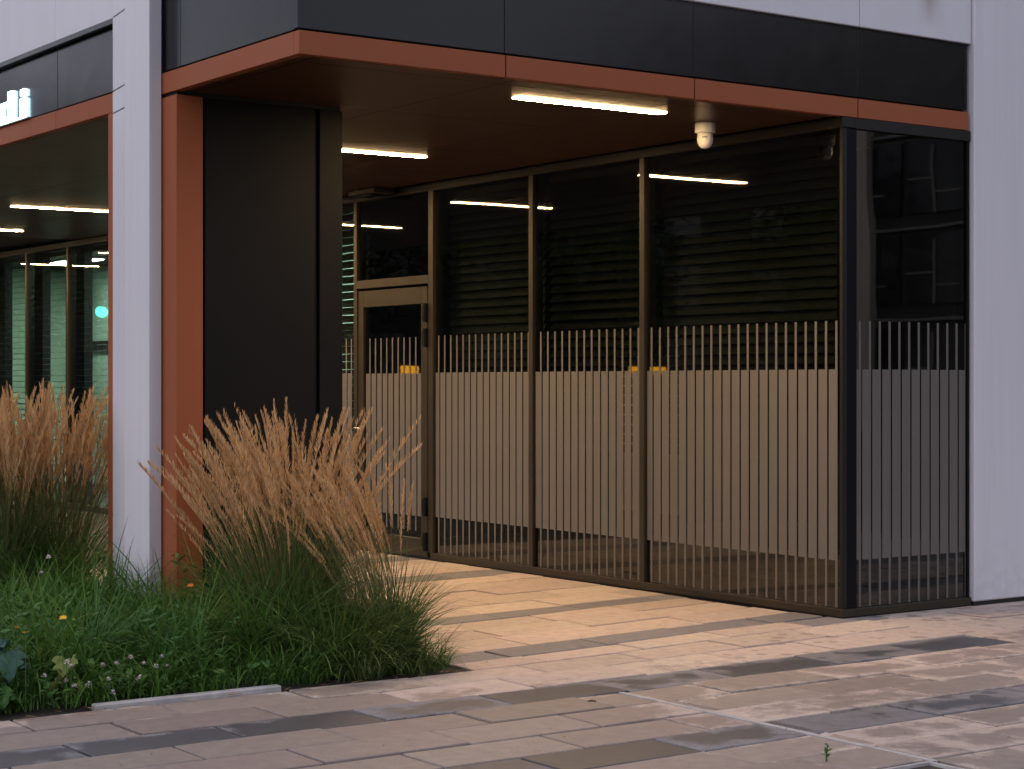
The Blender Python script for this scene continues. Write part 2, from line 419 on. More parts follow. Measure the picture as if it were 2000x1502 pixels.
M['whiteflower'] = simple('white_petals', (0.62, 0.55, 0.55), 0.8)
M['yellowflower'] = simple('yellow_petals', (0.75, 0.42, 0.02), 0.7)
M['orangeflower'] = simple('orange_petals', (0.75, 0.20, 0.02), 0.7)

# ------------------------------------------------------------------ helpers
WL = {}          # world location of every object I place (nothing in the hierarchy is scaled)
def put(o, loc, parent=None):
    COL.objects.link(o)
    WL[o.name] = Vector(loc)
    if parent is not None:
        o.parent = parent
        o.location = Vector(loc) - WL[parent.name]
    else:
        o.location = loc
    return o

def thing(name, label, cat, loc, group=None):
    o = bpy.data.objects.new(name, None)
    o.empty_display_size = 0.1
    put(o, loc)
    return tag(o, label, cat, group)

def tag(o, label=None, cat=None, group=None, kind=None):
    if label: o['label'] = label
    if cat: o['category'] = cat
    if group: o['group'] = group
    if kind: o['kind'] = kind
    return o

_boxes = {}
def box_mesh(dx, dy, dz, mat, bev):
    k = (round(dx, 4), round(dy, 4), round(dz, 4), mat, bev)
    if k in _boxes: return _boxes[k]
    bm = bmesh.new()
    bmesh.ops.create_cube(bm, size=1.0)
    bmesh.ops.scale(bm, vec=(dx, dy, dz), verts=bm.verts)
    if bev > 0:
        bmesh.ops.bevel(bm, geom=list(bm.edges), offset=min(bev, 0.45 * min(dx, dy, dz)), segments=1, affect='EDGES')
    me = bpy.data.meshes.new('box')
    bm.to_mesh(me); bm.free()
    me.materials.append(M[mat])
    _boxes[k] = me
    return me

def box(name, x0, x1, y0, y1, z0, z1, mat, parent=None, bev=0.002, label=None):
    me = box_mesh(x1 - x0, y1 - y0, z1 - z0, mat, bev)
    o = bpy.data.objects.new(name, me)
    put(o, ((x0 + x1) / 2, (y0 + y1) / 2, (z0 + z1) / 2), parent)
    if label: o['label'] = label
    return o

def mesh_obj(name, verts, faces, mat, loc=(0, 0, 0), parent=None, tone=None, smooth=False):
    me = bpy.data.meshes.new(name)
    me.from_pydata([tuple(v) for v in verts], [], [tuple(f) for f in faces])
    me.materials.append(M[mat])
    if tone is not None:
        a = me.attributes.new('tone', 'FLOAT', 'POINT'); a.data.foreach_set('value', np.asarray(tone, dtype=np.float32))
    if smooth:
        me.polygons.foreach_set('use_smooth', [True] * len(me.polygons))
    me.update()
    o = bpy.data.objects.new(name, me)
    return put(o, loc, parent)

def np_mesh(verts, quads, mat, tone=None, name='mesh', mats=None, midx=None):
    """verts (N,3), quads (F,4) -> mesh data"""
    me = bpy.data.meshes.new(name)
    nv, nf = len(verts), len(quads)
    me.vertices.add(nv); me.vertices.foreach_set('co', verts.astype(np.float32).ravel())
    me.loops.add(nf * 4); me.loops.foreach_set('vertex_index', quads.astype(np.int32).ravel())
    me.polygons.add(nf)
    me.polygons.foreach_set('loop_start', np.arange(nf, dtype=np.int32) * 4)
    for k in (mats or [mat]): me.materials.append(M[k])
    if midx is not None: me.polygons.foreach_set('material_index', midx.astype(np.int32))
    if tone is not None:
        a = me.attributes.new('tone', 'FLOAT', 'POINT'); a.data.foreach_set('value', tone.astype(np.float32))
    me.update(calc_edges=True); me.validate()
    return me

def strips(base, az, length, width, lean, curl, segs=4, roll=None, profile='blade'):
    """curved flat blades; returns verts, quads"""
    n = len(base)
    pos = base.astype(float).copy()
    P = [pos.copy()]
    step = length / segs
    for i in range(segs):
        th = lean + curl * (i + 0.5) / segs
        d = np.stack([np.sin(th) * np.cos(az), np.sin(th) * np.sin(az), np.cos(th)], 1)
        pos = pos + d * step[:, None]
        P.append(pos.copy())
    if roll is None: roll = rng.uniform(-0.6, 0.6, n)
    side = np.stack([-np.sin(az + roll), np.cos(az + roll), 0.25 * np.sin(roll * 3)], 1)
    verts = np.zeros((n, segs + 1, 2, 3))
    for i in range(segs + 1):
        s = i / segs
        if profile == 'blade': wf = (1 - s) ** 0.6 * (0.7 + 0.6 * s) + 0.03
        elif profile == 'leaf': wf = math.sin(math.pi * (0.08 + 0.90 * s)) ** 0.8 + 0.02
        else: wf = 1.0
        off = side * (width * wf * 0.5)[:, None]
        verts[:, i, 0] = P[i] - off; verts[:, i, 1] = P[i] + off
    idx = np.arange(n * (segs + 1) * 2).reshape(n, segs + 1, 2)
    q = np.stack([idx[:, :-1, 0], idx[:, :-1, 1], idx[:, 1:, 1], idx[:, 1:, 0]], -1).reshape(-1, 4)
    return verts.reshape(-1, 3), q

def join(parts):
    vs, qs, ts = [], [], []
    o = 0
    for v, q, t in parts:
        vs.append(v); qs.append(q + o); ts.append(t); o += len(v)
    return np.concatenate(vs), np.concatenate(qs), np.concatenate(ts)

def rep_tone(t, segs): return np.repeat(t, (segs + 1) * 2)

def tube(path, radii, n=8, cap=True):
    V, F = [], []
    path = [Vector(p) for p in path]
    for i, p in enumerate(path):
        d = (path[min(i + 1, len(path) - 1)] - path[max(i - 1, 0)]).normalized()
        a = d.orthogonal().normalized(); b = d.cross(a)
        for k in range(n):
            th = 2 * math.pi * k / n
            V.append(p + (a * math.cos(th) + b * math.sin(th)) * radii[i])
    for i in range(len(path) - 1):
        for k in range(n):
            k2 = (k + 1) % n
            F.append((i * n + k, i * n + k2, (i + 1) * n + k2, (i + 1) * n + k))
    if cap:
        F.append(tuple(range(n - 1, -1, -1))); F.append(tuple((len(path) - 1) * n + k for k in range(n)))
    return V, F

def lathe(prof, n=20):
    V, F = [], []
    for r, z in prof:
        for k in range(n):
            th = 2 * math.pi * k / n
            V.append((r * math.cos(th), r * math.sin(th), z))
    for i in range(len(prof) - 1):
        for k in range(n):
            k2 = (k + 1) % n
            F.append((i * n + k, i * n + k2, (i + 1) * n + k2, (i + 1) * n + k))
    F.append(tuple(range(n - 1, -1, -1))); F.append(tuple((len(prof) - 1) * n + k for k in range(n)))
    return V, F

# ------------------------------------------------------------------ ground, road, pavement
def sheet(name, x0, x1, y0, y1, z, mat):
    o = mesh_obj(name, [(x0, y0, z), (x1, y0, z), (x1, y1, z), (x0, y1, z)], [(0, 1, 2, 3)], mat)
    return tag(o, kind='structure')
sheet('ground', -900, 900, -900, 900, -0.20, 'asphalt')
pave = tag(box('pavement', -4.0, 15.5, -1.0, 26.0, -0.16, -0.016, 'bed', bev=0), kind='structure')

BX = 5.15; BY0 = 7.665                       # planting bed: right edge and front edge
def rowshift(y, x):
    s = max(0.0, min(1.0, (y - 6.55) / 1.3)) * 0.105
    return y + s * max(0.0, min(x, 8.2) - 5.2)
rows = [3.58, 3.89, 4.20, 4.52, 4.83, 5.14, 5.45, 5.765, 6.08, 6.395, 6.70, 7.01, 7.34, 7.62, 7.84, 8.11, 8.47, 8.78, 9.08,
        9.33, 9.69, 10.03, 10.37, 10.71, 11.04, 11.37, 11.70, 12.03, 12.36, 12.69, 13.02, 13.35]
darkrows = {6, 10, 14, 18, 24, 28}
def half(i): return [2.785, 3.11, 2.785, 3.11][i % 4]
first = {4: 2.97, 5: 2.785, 6: 2.785, 7: 3.11, 8: 2.785, 9: 3.105, 10: 2.78, 11: 3.122, 12: 2.795, 13: 3.0, 14: 5.558, 15: 3.25, 16: 3.32, 17: 3.3, 18: 3.1}
count = 0
stuffV, stuffF, stuffVd, stuffFd = [], [], [], []
for i in range(len(rows) - 1):
    y0, y1 = rows[i], rows[i + 1]
    f = first.get(i, half(i))
    x = f - 0.655 * math.ceil((f + 0.2) / 0.655)
    edges = []
    while x < 13.0:
        edges.append(x)
        x += 0.655 if x < 5.0 else 0.684
    for a, b in zip(edges[:-1], edges[1:]):
        # openings: planting bed, tree pit, shop interior, pier
        cx, cy = (a + b) / 2, (y0 + y1) / 2
        if y1 > BY0 and a < BX:
            if y0 > 7.5 and y0 < 7.63 and False: pass
            if b <= BX + 0.12 or y0 < BY0 - 0.1 and False: 
                if y0 >= 7.60: continue
            elif y0 >= 7.60:
                a = BX
        if cx < 5.28 and cx > 4.1 and y1 <= 4.84: 
            continue
        if a < 5.28 < b and y1 <= 4.84: a = 5.30
        if i <= 9 and a < 5.33 < b:
            pieces = [(a, 5.312), (5.348, b)]
        else:
            pieces = [(a, b)]
        for (pa, pb) in pieces:
            if pb - pa < 0.05: continue
            g = 0.0065
            pa2, pb2 = pa + g, pb - g
            c = [(pa2, rowshift(y0, pa2) + g), (pb2, rowshift(y0, pb2) + g), (pb2, rowshift(y1, pb2) - g), (pa2, rowshift(y1, pa2) - g)]
            if max(q[1] for q in c) > 8.03 and pb2 > 8.07:
                if pa2 > 8.0:
                    if rowshift(y0, pa2) > 7.96: continue
                    c = [(q[0], min(q[1], 8.035)) for q in c]
                elif rowshift(y0, pa2) > 8.03:
                    c = [(min(q[0], 8.065), q[1]) for q in c]
            if min(q[0] for q in c) < 1.6 and y1 < 7.7: near = False
            else: near = True
            zt = random.uniform(-0.0045, 0.0045); tilt = random.uniform(-0.0016, 0.0016); tilt2 = random.uniform(-0.001, 0.001)
            ox, oy = sum(q[0] for q in c) / 4, sum(q[1] for q in c) / 4
            top = [(q[0] - ox, q[1] - oy, zt + tilt * s + tilt2 * r) for q, s, r in zip(c, (-1, 1, 1, -1), (-1, -1, 1, 1))]
            bv = 0.004
            def inset(p, k): 
                dx = bv if k in (0, 3) else -bv
                dy = bv if k in (0, 1) else -bv
                return (p[0] + dx, p[1] + dy, p[2])
            tv = [inset(p, k) for k, p in enumerate(top)]
            mv = [(p[0], p[1], p[2] - 0.0035) for p in top]
            bvv = [(p[0], p[1], -0.0155) for p in top]
            V = tv + mv + bvv
            F = [(0, 1, 2, 3)] + [(4 + k, 4 + (k + 1) % 4, (k + 1) % 4, k) for k in range(4)] + [(8 + k, 8 + (k + 1) % 4, 4 + (k + 1) % 4, 4 + k) for k in range(4)]
            dark = i in darkrows
            if i == 13 and 7.9 < cx < 8.6: dark = True
            if dark and i == 10 and pa > 7.9 and pa < 8.4: dark = False
            if dark and i == 14 and pa > 8.1: dark = False
            vis = near and cy > 4.4 and cx < 10.2 and cx > 2.2
            if vis and count < 296:
                mesh_obj('paving_slab', V, F, 'slabdark' if dark else 'slab', (ox, oy, 0), pave)
                count += 1
            else:
                SV, SF = (stuffVd, stuffFd) if dark else (stuffV, stuffF)
                n0 = len(SV)
                SV += [(v[0] + ox, v[1] + oy, v[2]) for v in V]
                SF += [tuple(n0 + q for q in f_) for f_ in F]
for nm, V, F, mt in (('outer_paving', stuffV, stuffF, 'slab'), ('outer_paving', stuffVd, stuffFd, 'slabdark')):
    if V:
        o = mesh_obj(nm, V, F, mt, (0, 0, 0), None)
        o.parent = pave; o.location = -WL[pave.name]
        tag(o, kind='stuff')
box('movement_joint', 5.3155, 5.328, 4.80, 6.69, -0.0158, 0.002, 'edging', pave, bev=0.001)
box('movement_joint', 5.332, 5.3445, 4.80, 6.69, -0.0158, 0.001, 'edging', pave, bev=0.001)
box('pit_frame', 4.1, 5.295, 4.785, 4.80, -0.0158, 0.004, 'edging', pave, bev=0.001)
box('pit_frame', 5.28, 5.295, 3.6, 4.784, -0.0158, 0.004, 'edging', pave, bev=0.001)
tag(box('tree_pit_soil', 4.1, 5.278, 3.6, 4.783, -0.0155, -0.008, 'soil', bev=0), kind='structure')

# planting bed soil
SX = 80; 
nx, ny = 46, 60
gx = np.linspace(-3.5, BX - 0.012, nx); gy = np.linspace(BY0 + 0.012, 15.0, ny)
V, F = [], []
for j in range(ny):
    for i in range(nx):
        e = min(1.0, min(gx[-1] - gx[i], gy[j] - gy[0]) / 0.5)
        V.append((gx[i], gy[j], -0.012 + e * 0.04 * (0.6 + 0.5 * math.sin(gx[i] * 5.1) * math.cos(gy[j] * 4.3))))
for j in range(ny - 1):
    for i in range(nx - 1):
        k = j * nx + i; F.append((k, k + 1, k + nx + 1, k + nx))
def hole(f):
    c = [sum(V[k][d] for k in f) / 4 for d in (0, 1)]
    return c[0] > 4.62 and c[1] > 9.3
F = [f for f in F if not hole(f)]
tag(mesh_obj('planting_bed', V, F, 'soil', smooth=True), kind='structure')
ed = tag(box('kerb_strip', 3.18, 4.09, 7.640, 7.690, -0.012, 0.022, 'edging', bev=0.006), kind='structure')

# ------------------------------------------------------------------ building
bld = thing('office_building', 'modern corner building with copper-brown canopy, black fascia, white columns and striped shopfront glazing', 'building', (6.5, 12, 0))
SOF = 3.02; OT = 3.135; BT = 3.570; UT = 6.6
FY = 8.0; FX = 4.376; FXL = 4.43
g = 0.004
# right facade fascia (normal -Y): copper band, black band, white cladding
rx = [FX, 5.604, 6.906, 8.204, 9.193]
for a, b in zip(rx[:-1], rx[1:]):
    box('copper_fascia_panel', a + (0 if a == FX else g), b - g, FY, FY + 0.05, SOF, OT, 'copper', bld, 0.002)
    box('black_fascia_panel', a + (0 if a == FX else 0.002), b - 0.002, FY + 0.012, FY + 0.06, OT + 0.012, BT - 0.012, 'black', bld, 0.002)
rw = [FX, 5.604, 6.906, 8.213, 9.212]
for a, b in zip(rw[:-1], rw[1:]):
    box('white_cladding_panel', a + 0.002, b - 0.002, FY - 0.006, FY + 0.05, BT, UT, 'cladding', bld, 0.004)
box('black_trim', FX + 0.02, 9.205, FY + 0.014, FY + 0.05, BT - 0.011, BT - 0.001, 'black', bld, 0)
# left facade (normal -X), nearer piece between corner and column
box('copper_fascia_panel', FX, FX + 0.05, FY + 0.052, 9.572, SOF, OT, 'copper', bld, 0.002)
box('black_fascia_panel', FX + 0.012, FX + 0.06, FY + 0.062, 9.36, OT + 0.012, BT + 0.6, 'black', bld, 0.002)
box('black_fascia_panel', FX + 0.012, FX + 0.06, 9.364, 9.572, OT + 0.012, BT + 0.6, 'black', bld, 0.002)
box('white_cladding_panel', FX - 0.006, FX + 0.05, FY + 0.052, 9.572, BT + 0.615, UT, 'cladding', bld, 0.004)
# left facade beyond the column
ly = [10.235, 11.278, 12.60, 13.92, 15.24, 16.56, 17.88, 19.2, 20.52]
for a, b in zip(ly[:-1], ly[1:]):
    box('copper_fascia_panel', FXL, FXL + 0.05, a + 0.003, b - 0.003, SOF, OT, 'copper', bld, 0.002)
    box('black_fascia_panel', FXL + 0.012, FXL + 0.06, a + 0.003, b - 0.003, OT + 0.012, BT - 0.045, 'black', bld, 0.002)
    box('white_cladding_panel', FXL - 0.004, FXL + 0.05, a + 0.002, b - 0.002, BT, UT, 'cladding', bld, 0.004)
box('black_trim', FXL - 0.03, FXL + 0.03, 10.24, 20.5, BT - 0.040, BT - 0.003, 'black', bld, 0.004, label='glossy black drip rail under the white cladding')
# body behind cladding
box('upper_storey', 4.50, 14.0, FY + 0.07, 26.0, SOF + 0.05, UT - 0.02, 'dark', bld, 0)
# soffit panels
sxs = [4.492, 5.70, 6.90, 8.04]
sys_ = [8.055, 8.20] + [9.415 + 1.315 * k for k in range(9)]
for a, b in zip(sxs[:-1], sxs[1:]):
    for c, d in zip(sys_[:-1], sys_[1:]):
        box('soffit_panel', a + 0.003, b - 0.003, c + 0.003, d - 0.003, SOF - 0.004 + 0.004, SOF + 0.03, 'soffit', bld, 0)
box('soffit_panel', 4.428, 4.490, 8.055, 9.38, SOF + 0.002, SOF + 0.03, 'soffit', bld, 0)
box('soffit_panel', 4.482, 4.490, 10.36, 20.0, SOF + 0.002, SOF + 0.03, 'soffit', bld, 0)
# copper fin + black wall block
box('copper_pillar', 4.380, 4.542, 9.400, 10.335, -0.01, 3.000, 'copper', bld, 0.004, label='copper-brown fin at the end of the black wall')
box('black_wall_core', 4.56, 5.425, 9.455, 10.30, -0.01, 3.010, 'dark', bld, 0)
for a, b in ((4.562, 5.262), (5.288, 5.440)):
    box('black_wall_panel', a, b, 9.420, 9.454, 0.03, 2.995, 'blackmatt', bld, 0.003)
    box('black_wall_panel', a, b, 10.301, 10.335, 0.03, 2.995, 'blackmatt', bld, 0.003)
box('black_wall_panel', 5.426, 5.440, 9.456, 10.300, 0.03, 2.995, 'blackmatt', bld, 0.003)
box('shadow_gap', 4.40, 5.43, 9.43, 10.32, 2.996, 3.019, 'dark', bld, 0)
# white column
def prism(name, pts, z0, z1, mat, parent, label=None, bev=0.004):
    bm = bmesh.new()
    cx = sum(p[0] for p in pts) / len(pts); cy = sum(p[1] for p in pts) / len(pts); cz = (z0 + z1) / 2
    vs = [bm.verts.new((p[0] - cx, p[1] - cy, z0 - cz)) for p in pts]
    f = bm.faces.new(vs)
    r = bmesh.ops.extrude_face_region(bm, geom=[f])
    for v in [e for e in r['geom'] if isinstance(e, bmesh.types.BMVert)]: v.co.z = z1 - cz
    bmesh.ops.recalc_face_normals(bm, faces=bm.faces)
    if bev: bmesh.ops.bevel(bm, geom=list(bm.edges), offset=bev, segments=2, affect='EDGES')
    me = bpy.data.meshes.new(name); bm.to_mesh(me); bm.free(); me.materials.append(M[mat])
    o = bpy.data.objects.new(name, me); put(o, (cx, cy, cz), parent)
    if label: o['label'] = label
    return o
prism('white_column', [(4.300, 9.574), (4.374, 9.574), (4.374, 9.930), (4.300, 9.912)], -0.01, UT, 'white', bld, 'slim white metal column in front of the copper pillar')
# slim return strip behind the column, in lengths with joints
for z0, z1 in ((-0.01, 2.985), (2.992, 3.115), (3.122, 3.545), (3.552, UT)):
    prism('column_return', [(4.318, 9.935), (4.372, 9.935), (4.376, 10.232), (4.366, 10.232)], z0, z1, 'white', bld, bev=0.002)
# right pier
box('white_pier', 9.216, 10.9, 7.972, 9.19, 0.028, UT, 'white', bld, 0.008, label='broad white pier to the right of the corner glazing')
box('pier_base', 9.23, 10.88, 7.99, 9.18, -0.01, 0.0278, 'dark', bld, 0)
for z in (0.62, 0.98, 1.55, 1.75, 2.25, 2.7):
    V, F = lathe([(0.004, -0.002), (0.004, 0.0015)], 8)
    o = mesh_obj('screw_head', [(v[2], v[0], v[1]) for v in V], F, 'steel', (9.2155, 8.02, z), bld)
# a wall right of the pier
box('side_wall', 10.9, 15.0, 8.05, 8.4, -0.01, UT, 'white', bld, 0.005)

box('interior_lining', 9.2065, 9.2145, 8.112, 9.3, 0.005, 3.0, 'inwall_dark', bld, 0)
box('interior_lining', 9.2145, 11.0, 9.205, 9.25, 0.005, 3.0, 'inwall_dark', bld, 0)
# ---- shopfront
GX = 8.08                    # glass line, normal -X
SILL = 0.055
MW = 0.052                   # mullion width
mull = [8.056, 9.905, 11.205, 12.575, 13.765] + [15.05 + 1.29 * k for k in range(8)]
# sill and head rails
box('sill_rail', GX - 0.012, GX + 0.10, 7.995, 12.575, 0.008, SILL, 'frame', bld, 0.002)
box('sill_rail', GX - 0.012, GX + 0.10, 13.765, 24.2, 0.008, SILL, 'frame', bld, 0.002)
box('sill_rail', GX + 0.101, 9.212, 7.995, 8.10, 0.008, SILL, 'frame', bld, 0.002)
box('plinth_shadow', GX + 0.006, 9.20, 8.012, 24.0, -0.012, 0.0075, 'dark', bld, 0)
box('head_rail', GX - 0.012, GX + 0.10, 7.995, 24.2, 2.955, 3.016, 'frame_shaded', bld, 0.002)
box('head_rail', GX + 0.101, 9.205, 7.995, 8.10, 2.952, 3.016, 'frame_shaded', bld, 0.002)
for y in mull[1:]:
    wd = MW if y != 12.575 else 0.07
    box('mullion', GX - 0.008, GX + 0.09, y - wd / 2, y + wd / 2, SILL + 0.0005, 2.9545, 'frame', bld, 0.002)
box('corner_post', GX - 0.010, GX + 0.0275, 7.998, 8.022, SILL + 0.0005, 2.9515, 'frame_shaded', bld, 0.001)
box('corner_gasket', GX + 0.028, GX + 0.115, 8.003, 8.085, SILL + 0.0005, 2.9515, 'gasket', bld, 0.001, label='wide black glossy joint at the glass corner')
box('end_post', 9.185, 9.205, 8.006, 8.10, SILL + 0.0005, 2.9515, 'gasket', bld, 0.001)

PITCH = 0.0876
def film_mesh(zlo, zb, zt, zhi, wide, narrow):
    """one strip: broad bar with a slim bar running on above and below along its right edge (local +y to the left)"""
    t = 0.0008
    pts = [(0, zlo), (narrow, zlo), (narrow, zb), (wide, zb), (wide, zt), (narrow, zt), (narrow, zhi), (0, zhi)]
    V = [(-t, y, z) for y, z in pts] + [(t, y, z) for y, z in pts]
    n = len(pts)
    F = [tuple(range(n)), tuple(range(2 * n - 1, n - 1, -1))] + [(k, n + k, n + (k + 1) % n, (k + 1) % n) for k in range(n)]
    F = [(0, 1, 2, 7), ]
    # quads: slim column 0..narrow over full height, broad part beside it
    P = lambda y, z, s: (s * t, y, z)
    V = []; F = []
    def slab(y0, y1, z0, z1):
        n0 = len(V)
        V.extend([(-t, y0, z0), (-t, y1, z0), (-t, y1, z1), (-t, y0, z1), (t, y0, z0), (t, y1, z0), (t, y1, z1), (t, y0, z1)])
        F.extend([tuple(n0 + k for k in f) for f in ((3, 2, 1, 0), (4, 5, 6, 7), (0, 1, 5, 4), (1, 2, 6, 5), (2, 3, 7, 6), (3, 0, 4, 7))])
    slab(0, narrow, zlo, zb); slab(0, wide, zb, zt); slab(0, narrow, zt, zhi)
    me = bpy.data.meshes.new('film_strip'); me.from_pydata(V, [], F); me.materials.append(M['film']); me.update()
    return me
FILM = film_mesh(0.0, 0.285, 1.44, 1.735, 0.0735, 0.0185)        # local z from sill top
FILM_X = FILM.copy()
FILM_X.transform(Matrix.Rotation(R(90), 4, 'Z'))                  # for the pane facing -Y (strip runs to -x from its origin)
FILM_DOOR = film_mesh(0.0, 0.12, 1.28, 1.575, 0.0735, 0.0185)
def partial(wide_cut, me0=None):
    return film_mesh(0.0, 0.285, 1.44, 1.735, wide_cut, min(0.0185, wide_cut))

def pane(y0, y1, z0, z1, label=None, film=None):
    p = box('glass_pane', GX + 0.018, GX + 0.026, y0, y1, z0, z1, 'glass', bld, 0)
    if label: p['label'] = label
    if film:
        y = film
        while y < y1 - 0.006:
            me = FILM if y + 0.0735 < y1 - 0.003 else None
            if me is None:
                me = partial(y1 - 0.004 - y)
            o = bpy.data.objects.new('film_strip', me)
            put(o, (GX + 0.0165, y, SILL + 0.004), p)
            y += PITCH
    return p
h2 = MW / 2
pane(8.022 + 0.001, 9.905 - h2, SILL + 0.001, 2.954, film=8.066)
pane(9.905 + h2, 11.205 - h2, SILL + 0.001, 2.954, film=9.96)
pane(11.205 + h2, 12.575 - 0.035, SILL + 0.001, 2.954, film=11.256)
pane(13.765 + h2, 15.05 - h2, SILL + 0.001, 2.954, film=13.86)
for k in range(7):
    a = 15.05 + 1.29 * k
    pane(a + h2, a + 1.29 - h2, SILL + 0.001, 2.954)
# corner return pane (normal -Y)
ps = box('glass_pane', GX + 0.116, 9.184, 8.022, 8.030, SILL + 0.001, 2.951, 'glass', bld, 0)
x = 8.238
k = 0
while x < 9.20:
    wd = 0.0735
    o = bpy.data.objects.new('film_strip', FILM_X)
    put(o, (x + 0.0095, 8.0205, SILL + 0.004), ps)
    x += 0.0864
# first narrow strip left of the first bar is covered by the corner joint

# ---- door and transom (in the shopfront plane)
dy0, dy1 = 12.612, 13.738            # clear opening between jambs
box('transom_rail', GX - 0.008, GX + 0.09, dy0, dy1, 2.215, 2.285, 'frame', bld, 0.002)
pane(dy0 + 0.001, dy1 - 0.001, 2.286, 2.954)
box('transom_rail', GX - 0.012, GX + 0.02, 13.725, 13.764, 0.01, 2.2, 'frame', bld, 0.001)
door = bpy.data.objects.new('door', None)
put(door, (GX + 0.02, dy1 - 0.03, 0.0), bld)
lx0, lx1 = GX - 0.004, GX + 0.055
box('door_stile', lx0, lx1, 12.63, 12.725, 0.012, 2.195, 'frame', door, 0.003)
box('door_stile', lx0, lx1, 13.635, 13.722, 0.012, 2.195, 'frame', door, 0.003)
box('door_rail', lx0, lx1, 12.726, 13.634, 2.055, 2.195, 'frame', door, 0.003)
box('door_rail', lx0, lx1, 12.726, 13.634, 0.012, 0.16, 'frame', door, 0.003)
box('door_glass', GX + 0.018, GX + 0.026, 12.727, 13.633, 0.161, 2.054, 'glass', door, 0)
y = 12.735
while y < 13.60:
    o = bpy.data.objects.new('film_strip', FILM_DOOR if y + 0.075 < 13.63 else FILM_DOOR)
    put(o, (GX + 0.0165, y, 0.215), door)
    y += 0.0905
for z in (0.14, 0.42, 1.78, 1.98):
    V, F = tube([(0, 0, -0.075), (0, 0, 0.075)], [0.018, 0.018], 10)
    o = mesh_obj('hinge', V, F, 'gasket', (GX - 0.022, 12.635, z), door)
    box('hinge_plate', GX - 0.012, GX - 0.0045, 12.64, 12.70, z - 0.055, z + 0.055, 'gasket', door, 0.001)
V, F = tube([(0, 0, 0), (-0.055, 0, 0), (-0.062, -0.015, 0), (-0.062, -0.13, 0)], [0.010, 0.010, 0.011, 0.010], 10)
mesh_obj('handle', V, F, 'steel', (GX - 0.004, 13.70, 1.03), door, smooth=True)
box('handle_plate', GX - 0.010, GX - 0.0045, 13.672, 13.705, 0.86, 1.06, 'frame', door, 0.002)
V, F = lathe([(0.013, -0.004), (0.013, 0.004)], 12)
mesh_obj('lock_cylinder', [(v[2], v[0], v[1]) for v in V], F, 'steel', (GX - 0.014, 13.688, 0.93), door)
# flat box over the door
eb = thing('door_alarm_box', 'small flat dark box fixed under the soffit above the glazed door', 'alarm box', (7.96, 13.35, SOF))
box('housing', 7.86, 8.06, 13.10, 13.52, SOF - 0.045, SOF - 0.001, 'frame', eb, 0.006)
box('lens', 7.90, 8.02, 13.20, 13.42, SOF - 0.058, SOF - 0.0452, 'blackmatt', eb, 0.004)

# ---- interior
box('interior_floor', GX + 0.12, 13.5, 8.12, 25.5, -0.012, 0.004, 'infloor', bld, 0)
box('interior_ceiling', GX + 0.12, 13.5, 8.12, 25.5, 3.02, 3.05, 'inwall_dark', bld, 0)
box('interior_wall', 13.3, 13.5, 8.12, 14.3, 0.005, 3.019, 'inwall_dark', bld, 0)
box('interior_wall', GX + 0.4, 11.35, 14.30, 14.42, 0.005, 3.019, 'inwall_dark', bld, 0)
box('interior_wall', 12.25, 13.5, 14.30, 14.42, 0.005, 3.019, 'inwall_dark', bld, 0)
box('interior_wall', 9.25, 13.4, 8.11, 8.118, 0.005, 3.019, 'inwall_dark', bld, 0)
box('interior_wall', 10.2, 10.32, 15.3, 25.4, 0.005, 3.019, 'inwall_pale', bld, 0)
box('interior_wall', 12.9, 13.4, 14.43, 20, 0.005, 3.019, 'inwall_pale', bld, 0)
box('interior_wall', 8.2, 13.4, 25.4, 25.5, 0.005, 3.019, 'inwall_pale', bld, 0)
box('wall_rail', 10.15, 10.199, 15.3, 25.39, 1.86, 1.99, 'inwall_dark', bld, 0)
for k in range(5):
    y = 18.92 + 1.29 * k
    box('interior_pilaster', GX + 0.24, GX + 0.34, y + 0.10, y + 0.66, 0.005, 3.019, 'inwall_dark', bld, 0)
for k, (x, y) in enumerate(((9.3, 17.0), (9.3, 20.0), (9.3, 23.0))):
    pl = ['near the dividing wall', 'in the middle of the corridor', 'at the far end of the corridor', 'behind the dividing wall'][k]
    t = thing('office_lamp', 'flat pale green-white office ceiling lamp ' + pl, 'ceiling lamp', (x, y, 3.0), 'lamps inside the office')
    box('housing', x - 0.16, x + 0.16, y - 0.62, y + 0.62, 2.99, 3.018, 'cctv', t, 0.002)
    box('diffuser', x - 0.14, x + 0.14, y - 0.6, y + 0.6, 2.982, 2.9895, 'inlamp', t, 0)
# blinds: one per pane, separate slats
def blind(y0, y1, zlow, label, tilt=66):
    t = thing('window_blind', label, 'blind', (GX + 0.16, (y0 + y1) / 2, zlow), 'venetian blinds behind the shopfront')
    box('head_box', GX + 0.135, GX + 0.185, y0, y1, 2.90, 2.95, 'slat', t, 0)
    key = ('slat', round(y1 - y0, 3), tilt)
    if key not in _boxes:
        me = bpy.data.meshes.new('slat'); hw = 0.034; c, s = math.cos(R(tilt)), math.sin(R(tilt)); L_ = (y1 - y0) / 2
        V = [(-hw * c, -L_, -hw * s), (-0.003, -L_, 0.002), (hw * c, -L_, hw * s), (-hw * c, L_, -hw * s), (-0.003, L_, 0.002), (hw * c, L_, hw * s)]
        V += [(v[0], v[1], v[2] - 0.0012) for v in V]
        F = [(0, 1, 4, 3), (1, 2, 5, 4), (9, 10, 7, 6), (10, 11, 8, 7), (0, 3, 9, 6), (2, 8, 11, 5)]
        me.from_pydata(V, [], F); me.materials.append(M['slat']); me.update(); _boxes[key] = me
    z = 2.86
    while z > zlow:
        o = bpy.data.objects.new('slat', _boxes[key]); put(o, (GX + 0.16, (y0 + y1) / 2, z), t)
        z -= 0.068
blind(8.14, 9.87, 0.95, 'lowered venetian blind behind the widest pane next to the glass corner')
